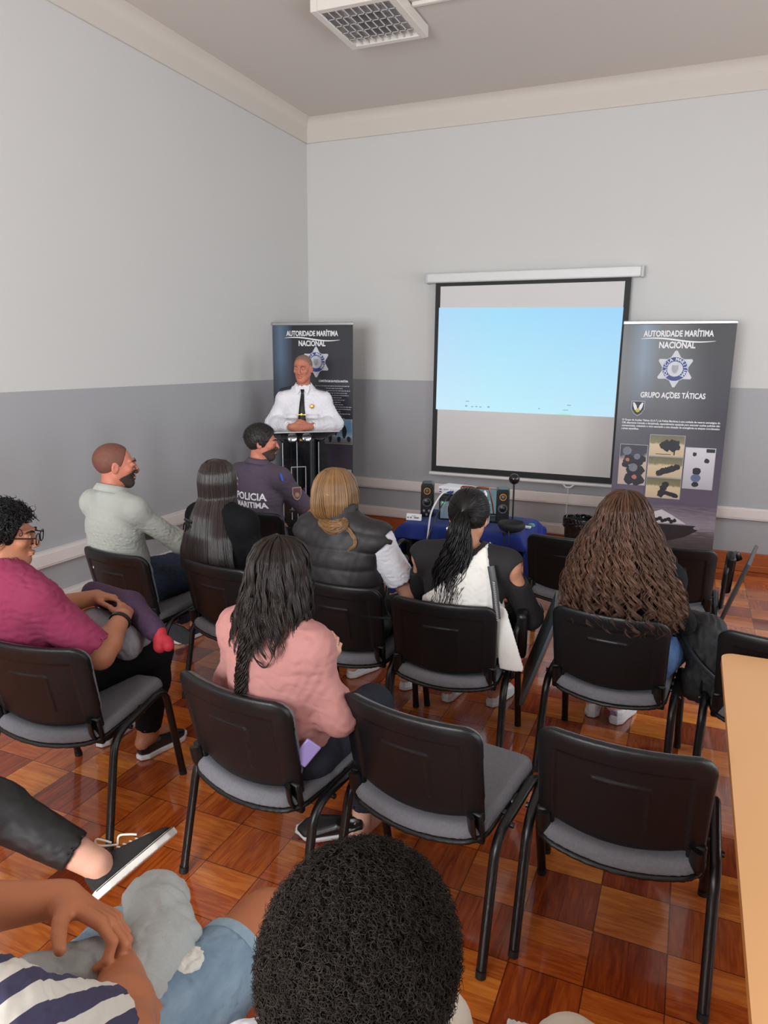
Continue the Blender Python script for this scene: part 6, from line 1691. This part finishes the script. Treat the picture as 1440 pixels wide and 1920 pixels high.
# trousers
s = SDF(); Rp = np.eye(3); s.ell(J['pel'], (.185, .145, .12), None, .05)
for sd in 'LR': leg_sdf(s, J, sd, 1.2, .016, 1.97)
s.ell((0, .01, 1.03), (.176, .14, .12), None, .04); s.plane((0, 0, 1.10), (0, 0, 1), k=.01); s.disp = folds(.003, 12, (0, .2, 1), 5); s.damp = .005
sdf_obj('trousers', s, .007, M('black_uniform_trousers', (14, 14, 19), .8, .1, 20, .2, 300), p); std_shoes(p, J, [BKL, BKL])
bvh = BVHTree.FromPolygons([tuple(v.co) for v in UT.data.vertices], [tuple(q.vertices) for q in UT.data.polygons])
def front_y(x, z):
    h_ = bvh.ray_cast(Vector((x, 2, z)), Vector((0, -1, 0))); return h_[0].y if h_[0] else .12
def strip(pts_w, mat, name, off=.005, parent=p):
    """strip hugging the shirt front; rows of (x, z, halfwidth)"""
    V = []; F = []
    for x, z, w_ in pts_w: 
        y = max(front_y(x - w_, z), front_y(x, z), front_y(x + w_, z)) + off
        V += [(x - w_, y, z), (x, y + .003, z), (x + w_, y, z)]
    for i in range(len(pts_w) - 1): a = 3 * i; F += [(a, a + 1, a + 4, a + 3), (a + 1, a + 2, a + 5, a + 4)]
    o = mesh_obj(name, V, F, mat, parent); m_ = o.modifiers.new('t', 'SOLIDIFY'); m_.thickness = .004; m_.offset = 0; return o
TIE = M('black_tie_silk', (16, 16, 20), .5, .1)
zt = 1.515
tie_o = strip([(0, zt, .016), (0, zt - .035, .011)] + [(.0, zt - .04 - .03 * i, .013 + .0028 * min(i, 9)) for i in range(12)], TIE, 'necktie')
G().box((0, front_y(0, 1.30) + .014, 1.30), (.075, .004, .006)).lathe([(0, 0), (.012, 0), (.010, .004), (0, .005)], (0, front_y(0, 1.30) + .016, 1.30), 12, rot=(-PI / 2, 0, 0)).build('tie_clip', M('gold_metal', (206, 170, 80), .3, .1, metal=.8), p)
bxx = -.088; yb = front_y(bxx, 1.36) + .004
g = G()
for k in range(2): g.prism([(bxx + .024 * (1 if q % 2 else .62) * math.cos(q * PI / 7 + k * .1), 1.37 + .024 * (1 if q % 2 else .62) * math.sin(q * PI / 7 + k * .1)) for q in range(14)][::-1], .003, Matrix.Translation((0, yb, 0)))
g.build('gold_star_badge', M('badge_dark_gold', (150, 110, 60), .35, .2, 60, metal=.7), p)
G().lathe([(0, 0), (.013, 0), (.011, .003), (0, .004)], (bxx, yb + .004, 1.37), 14, rot=(-PI / 2, 0, 0)).build('badge_centre', M('gold_metal', (206, 170, 80)), p)
for sx in (-1, 1):
    x0_ = sx * .088
    strip([(x0_, 1.305, .052), (x0_, 1.285, .052), (x0_, 1.268, .050)], WSH, 'pocket_flap', .004)
    strip([(x0_, 1.268, .048), (x0_, 1.22, .048), (x0_, 1.165, .046)], WSH, 'chest_pocket', .002)
    hh = []
    hz_ = bvh.ray_cast(Vector((sx * .125, .015, 2)), Vector((0, 0, -1)))[0].z; h2_ = bvh.ray_cast(Vector((sx * .19, .015, 2)), Vector((0, 0, -1)))[0].z
    g = G().box((sx * .16, .012, (hz_ + h2_) / 2 + .012), (.10, .085, .014), rot=(-.12, sx * math.atan2(hz_ - h2_, .065), 0)); g.build('epaulette', M('epaulette_navy', (26, 28, 44), .7, .1), p, bevel=.003)
G().tube([(-.17, .09, 1.085), (-.09, .145, 1.085), (0, .16, 1.085), (.09, .145, 1.085), (.17, .09, 1.085)], .016, 8, flat=(1.2, .3)).build('belt', BKL, p)
G().box((0, .165, 1.085), (.04, .006, .03)).build('belt_buckle', M('gold_metal', (206, 170, 80)), p, bevel=.003)
hair_cap(p, J['hd'], R, M('hair_thin_grey', (138, 106, 90), .8, .25, 60, .3, 300), .0018, 1.02, amp=.001, f=90, front=(0, .050, .075), fn=(0, 1, -.75), low=(0, -.02, -.03), ln=(0, .2, -1), h=.004)

# ---- front edge: people nearest the camera (positions given in room coordinates) -----
def world_pose(root_xy, **kw):
    o = np.array((root_xy[0], root_xy[1], 0.)); return {k_: np.array(v, float) - o for k_, v in kw.items()}
# chairs that carry them
chair('r4', 'black chair carrying the person with the short afro', 3.47, -6.10, -4, 'black conference chairs in rows')
chair('r4b', 'black chair carrying the person in the striped T-shirt', 2.85, -6.08, -6, 'black conference chairs in rows')
chair('r4c', 'black chair carrying the person in black leggings', 1.90, -6.05, -8, 'black conference chairs in rows')

# striped T-shirt
o_ = (2.85, -6.10)
p = thing('person', 'person in a navy and white striped T-shirt and ripped denim shorts, bottom left', 'person', (*o_, 0))
J = world_pose(o_, pel=(2.84, -6.14, .56), bel=(2.83, -6.24, .69), che=(2.80, -6.29, .82), nb=(2.78, -6.34, .975), hd=(2.765, -6.35, 1.12), sL=(2.61, -6.29, .90), sR=(2.955, -6.275, .90),
               eL=(2.49, -6.09, .76), eR=(3.0, -6.09, .70), wL=(2.695, -5.915, .735), wR=(2.775, -5.855, .60), hL=(2.76, -6.10, .55), hR=(2.93, -6.09, .55), kL=(2.705, -5.68, .50), kR=(2.965, -5.60, .505), aL=(2.72, -5.66, .10), aR=(2.97, -5.58, .10))
R = rotm(-5, 10)
SK_A = SKIN('warm_tan', (178, 112, 78))
b = body(p, J, SK_A, R, 1.0, 1.1, 1.30, hands=dict(L=dict(f=(.93, .10, -.22), pn=(.05, -.6, -.8), t=(.25, -1, .2), curls=(.38, .95, .85), sc=1.32, thumb=(.15, .2), k=.004, ta=1.0, spread=.10), R=dict(f=(-.9, .7, -.1), pn=(0, 0, -1), t=(-.5, -1, 0), curls=(.3, .5, .4))), h=.0035); eyes(b, J['hd'], R, 1.0, H_BLK)
def stripe_mat():
    m = bpy.data.materials.new('navy_white_stripes'); m.use_nodes = True; N = m.node_tree.nodes; L = m.node_tree.links; bb = N['Principled BSDF']; bb.inputs['Roughness'].default_value = .9
    tc = N.new('ShaderNodeTexCoord'); mp = N.new('ShaderNodeMapping'); mp.inputs['Rotation'].default_value = (.35, math.radians(62), 0)
    nz = N.new('ShaderNodeTexNoise'); nz.inputs['Scale'].default_value = 6; L.new(tc.outputs['Object'], nz.inputs['Vector'])
    ad = N.new('ShaderNodeVectorMath'); ad.operation = 'MULTIPLY_ADD'; ad.inputs[1].default_value = (.02, .02, .02); L.new(nz.outputs['Color'], ad.inputs[0]); L.new(tc.outputs['Object'], ad.inputs[2])
    L.new(ad.outputs[0], mp.inputs[0]); sp = N.new('ShaderNodeSeparateXYZ'); L.new(mp.outputs[0], sp.inputs[0])
    a = N.new('ShaderNodeMath'); a.operation = 'MULTIPLY'; a.inputs[1].default_value = 1 / .052; L.new(sp.outputs[2], a.inputs[0])
    f_ = N.new('ShaderNodeMath'); f_.operation = 'FRACT'; L.new(a.outputs[0], f_.inputs[0]); g_ = N.new('ShaderNodeMath'); g_.operation = 'GREATER_THAN'; g_.inputs[1].default_value = .5; L.new(f_.outputs[0], g_.inputs[0])
    mx = N.new('ShaderNodeMix'); mx.data_type = 'RGBA'; L.new(g_.outputs[0], mx.inputs[0]); mx.inputs[6].default_value = (*lin((62, 58, 84)), 1); mx.inputs[7].default_value = (*lin((206, 200, 190)), 1)
    L.new(mx.outputs[2], bb.inputs['Base Color']); return m
top(p, J, stripe_mat(), 'striped_tshirt', 1.06, .014, .80, 1.45, .60, .005, 26, seed=9, h=.0045, se=.016)
SH = M('denim_shorts_washed', (160, 184, 200), .9, .25, 16, .4, 500, col2=(66, 94, 124), stretch=(1, .35, 1))
sho = trousers(p, J, SH, 'denim_shorts', 1.15, .014, .74, .0045, .004, 30, 1.0, .68, 6)
for sd in 'LR':
    a, b_ = J['h' + sd], J['k' + sd]; d = nrm(b_ - a); en = a + (b_ - a) * .735
    G().lathe([(.086, -.016), (.0935, -.013), (.0935, .013), (.086, .016)], (0, 0, 0), 30).build('rolled_cuff', M('denim_cuff_pale', (140, 164, 180), .9, .15, 60, .3, 400), sho).matrix_local = Matrix.Translation(Vector(en)) @ Vector(d).to_track_quat('Z', 'Y').to_matrix().to_4x4()
s = SDF(); a, b_ = J['hR'], J['kR']; c_ = a + (b_ - a) * .55 + np.array((-.01, -.03, .100)); s.ell(c_ - np.array((0, 0, .004)), (.034, .042, .012), rotm(10, 8), .005); s.disp = lambda P: .003 * wob(P, 90, 3) + .002 * wob(P, 160, 5); s.damp = .006
sdf_obj('frayed_patch', s, .0025, M('frayed_white_threads', (214, 214, 206), .95, .12, 120, .6, 500), sho)
std_shoes(p, J, [SW, SWS])
hair_cap(p, J['hd'], R, H_BLK, .012, 1.0, amp=.003, f=70)
gs = thing('grey_sweatshirt', 'grey melange sweatshirt crumpled over the lap of the person in stripes', 'sweatshirt', (2.82, -5.85, .58))
s = SDF(); s.cap((-.09, .15, -.015), (.04, .0, .03), .075, .070, .03, squash=((0, 0, 1), .75)).cap((.04, .0, .03), (.09, -.13, .035), .070, .065, .03, squash=((0, 0, 1), .8)).cap((.09, -.13, .03), (.11, -.20, .02), .05, .045, .02).cap((-.12, -.17, .045), (-.03, -.11, .06), .05, .055, .03).cap((-.03, .10, .03), (.05, .06, .02), .05, .045, .03)
def gsd(P): return folds(.006, 14, (.5, 1, .2), 4)(P) + .0015 * wob(P, 160, 2)
s.disp = gsd; s.damp = .011
sdf_obj('cloth_body', s, .0042, M('grey_melange_fleece', (166, 170, 168), .95, .1, 200, .4, 700), gs)

# black leggings
o_ = (1.90, -6.05)
p = thing('person', 'person in black leggings with one leg crossed, mostly outside the left edge', 'person', (*o_, 0))
J = world_pose(o_, pel=(1.90, -6.10, .56), bel=(1.89, -6.17, .70), che=(1.88, -6.2, .86), nb=(1.87, -6.22, 1.03), hd=(1.87, -6.18, 1.17), sL=(1.70, -6.20, .97), sR=(2.04, -6.2, .97),
               eL=(1.62, -6.1, .72), eR=(2.10, -6.08, .72), wL=(1.78, -5.9, .66), wR=(1.92, -5.88, .68), hL=(1.81, -6.08, .55), hR=(1.99, -6.08, .56), kL=(1.97, -5.60, .52), kR=(1.965, -5.66, .66), aL=(1.78, -5.66, .10), aR=(2.345, -5.505, .405), fR=(2.36, -5.50, .375), tR=(2.405, -5.36, .405), fL=(1.78, -5.66, .05), tL=(1.78, -5.54, .035))
R = rotm(-5, 5)
b = body(p, J, SK_L, R, .95, .95, 1.0, fem=True, footdir={'R': (.25, 1, -.1)}); eyes(b, J['hd'], R, .95, H_DK)
top(p, J, BLKT, 'black_top', .97, .014, 1.85, 1.0, .55, .003, 30)
trousers(p, J, M('black_leggings_sheen', (22, 20, 22), .5, .1, 30, .15, 300), 'leggings', 1.12, .008, 1.86, .0055, .002, 20)
hx, hy, hz = J['hd']
drape('hair', p, [(hz + .112, .004, .004, hx, hy - .02), (hz + .106, .040, .050, hx, hy - .018), (hz + .085, .066, .080, hx, hy - .018), (hz + .05, .083, .101, hx, hy - .018), (hz, .088, .106, hx, hy - .02), (hz - .2, .1, .09, hx, hy - .03)], 300, .003, 1.9, H_DK, seed=33)
CV = M('sneaker_black_canvas', (34, 31, 31), .9, .12, 120, .5, 600)
an = J['aR']
toe = np.array((2.445, -5.27, .385)) - np.array((*o_, 0)); heel = np.array((2.385, -5.545, .335)) - np.array((*o_, 0))
upv = np.array((-.75, .0, .66))
sh_ = shoe(p, heel, toe, [CV, M('sneaker_rubber_white', (220, 216, 210), .5, .03)], up=upv, sc=1.0, laces=M('white_laces', (226, 222, 212), .8, .03), name='canvas_sneaker')
fw = nrm(toe - heel); upn = nrm(upv - fw * np.dot(upv, fw)); lt = np.cross(fw, upn); Wp = lambda q: heel + lt * q[0] + fw * q[1] + upn * q[2]
g = G(); LB = MATS['white_laces']
g.tube(smooth_path([Wp(q) for q in ((0, .12, .085), (-.02, .10, .105), (-.03, .085, .125), (-.015, .09, .135), (0, .11, .10))], 24), .003, 6)
g.build('lace_bow', LB, sh_); G().tube(smooth_path([Wp(q) for q in ((0, .12, .085), (.02, .13, .10), (.03, .15, .085), (.035, .165, .07))], 16), .003, 6).build('lace_bow', LB, sh_)
n = 36; ring = []
for i in range(n + 1):
    y = -.0 + .27 * i / n; w_ = float(np.interp(y, [-.01, .03, .10, .185, .235, .268], [.010, .034, .033, .046, .040, .012])); ring.append(Wp((w_ + .0045, y, .020)))
G().tube(ring, .0014, 5).build('black_foxing_line', CV, sh_)
shoe(p, np.array((1.78, -5.71, .003)) - np.array((*o_, 0)), np.array((1.78, -5.51, .003)) - np.array((*o_, 0)), [CV, MATS['sneaker_rubber_white']], laces=LB, name='canvas_sneaker')

# short afro, nearest
o_ = (3.47, -6.10)
p = thing('person', 'person with a rounded short afro and white T-shirt with red collar, nearest the camera', 'person', (*o_, 0))
J = world_pose(o_, pel=(3.50, -6.15, .55), bel=(3.49, -6.18, .69), che=(3.48, -6.19, .83), nb=(3.475, -6.20, .985), hd=(3.474, -6.165, 1.115), sL=(3.325, -6.20, .885), sR=(3.625, -6.20, .885),
               eL=(3.25, -6.08, .70), eR=(3.70, -6.05, .69), wL=(3.42, -5.88, .64), wR=(3.55, -5.86, .64), hL=(3.42, -6.10, .55), hR=(3.58, -6.10, .55), kL=(3.40, -5.69, .50), kR=(3.665, -5.63, .475), aL=(3.40, -5.68, .10), aR=(3.67, -5.63, .10))
R = rotm(0, 14)
b = body(p, J, SK_D, R, .98, 1.05, 1.05, h=.005); eyes(b, J['hd'], R, .98, H_BLK)
top(p, J, M('white_cotton', (226, 226, 234)), 'white_tshirt', 1.06, .016, .85, 1.3, .57, .004, 24, seed=19, h=.005)
G().lathe([(.064, -.004), (.070, -.004), (.070, .006), (.064, .006)], J['nb'] + np.array((0, .008, .030)), 30, rot=(-.2, 0, 0)).build('red_collar', M('red_rib', (190, 36, 48), .8, .05), p)
CRM = M('cream_twill', (206, 196, 180), .85, .05, 20, .2, 400)
trousers(p, J, CRM, 'cream_trousers', 1.12, .012, 1.9, .006, .003, 30); std_shoes(p, J, [SW, SWS])
c_ = np.array((3.474, -6.187, 1.140)) - np.array((*o_, 0))
s = SDF().ell(c_, (.100, .118, .112), R, 0)
s.plane(c_ + R @ np.array((0, .075, .02)), R @ np.array((0, 1, -.35)), k=.02)
s.disp = lambda P: .007 * wob(P, 70, 3) + .004 * wob(P, 160, 7); s.damp = .012
hr = sdf_obj('afro_hair', s, .004, H_AFR, p)
curl_field(hr, c_, R, H_AFR, 13000, .100, .118, .112, lambda D: (D[:, 1] < .72 + .5 * D[:, 2]), rc=.0042, rad=.00062, turns=2.0, ln=.013, seed=5, K=12, cen=(0, 0, 0))
pw = SDF().box((0, 0, 0), (.060, .030, .050), rad=.005, rot=rotm(20, 20, 10)); pw.disp = lambda P: .003 * wob(P, 120, 3); pw.damp = .004
o = sdf_obj('crumpled_tissue', pw, .002, M('tissue_white', (232, 230, 230), .9, .03)); o.location = (3.485, -5.20, .026); tag(o, 'small crumpled white tissue on the parquet at the bottom edge', 'tissue')
# the unused SKIN of distant chairs etc. ends here
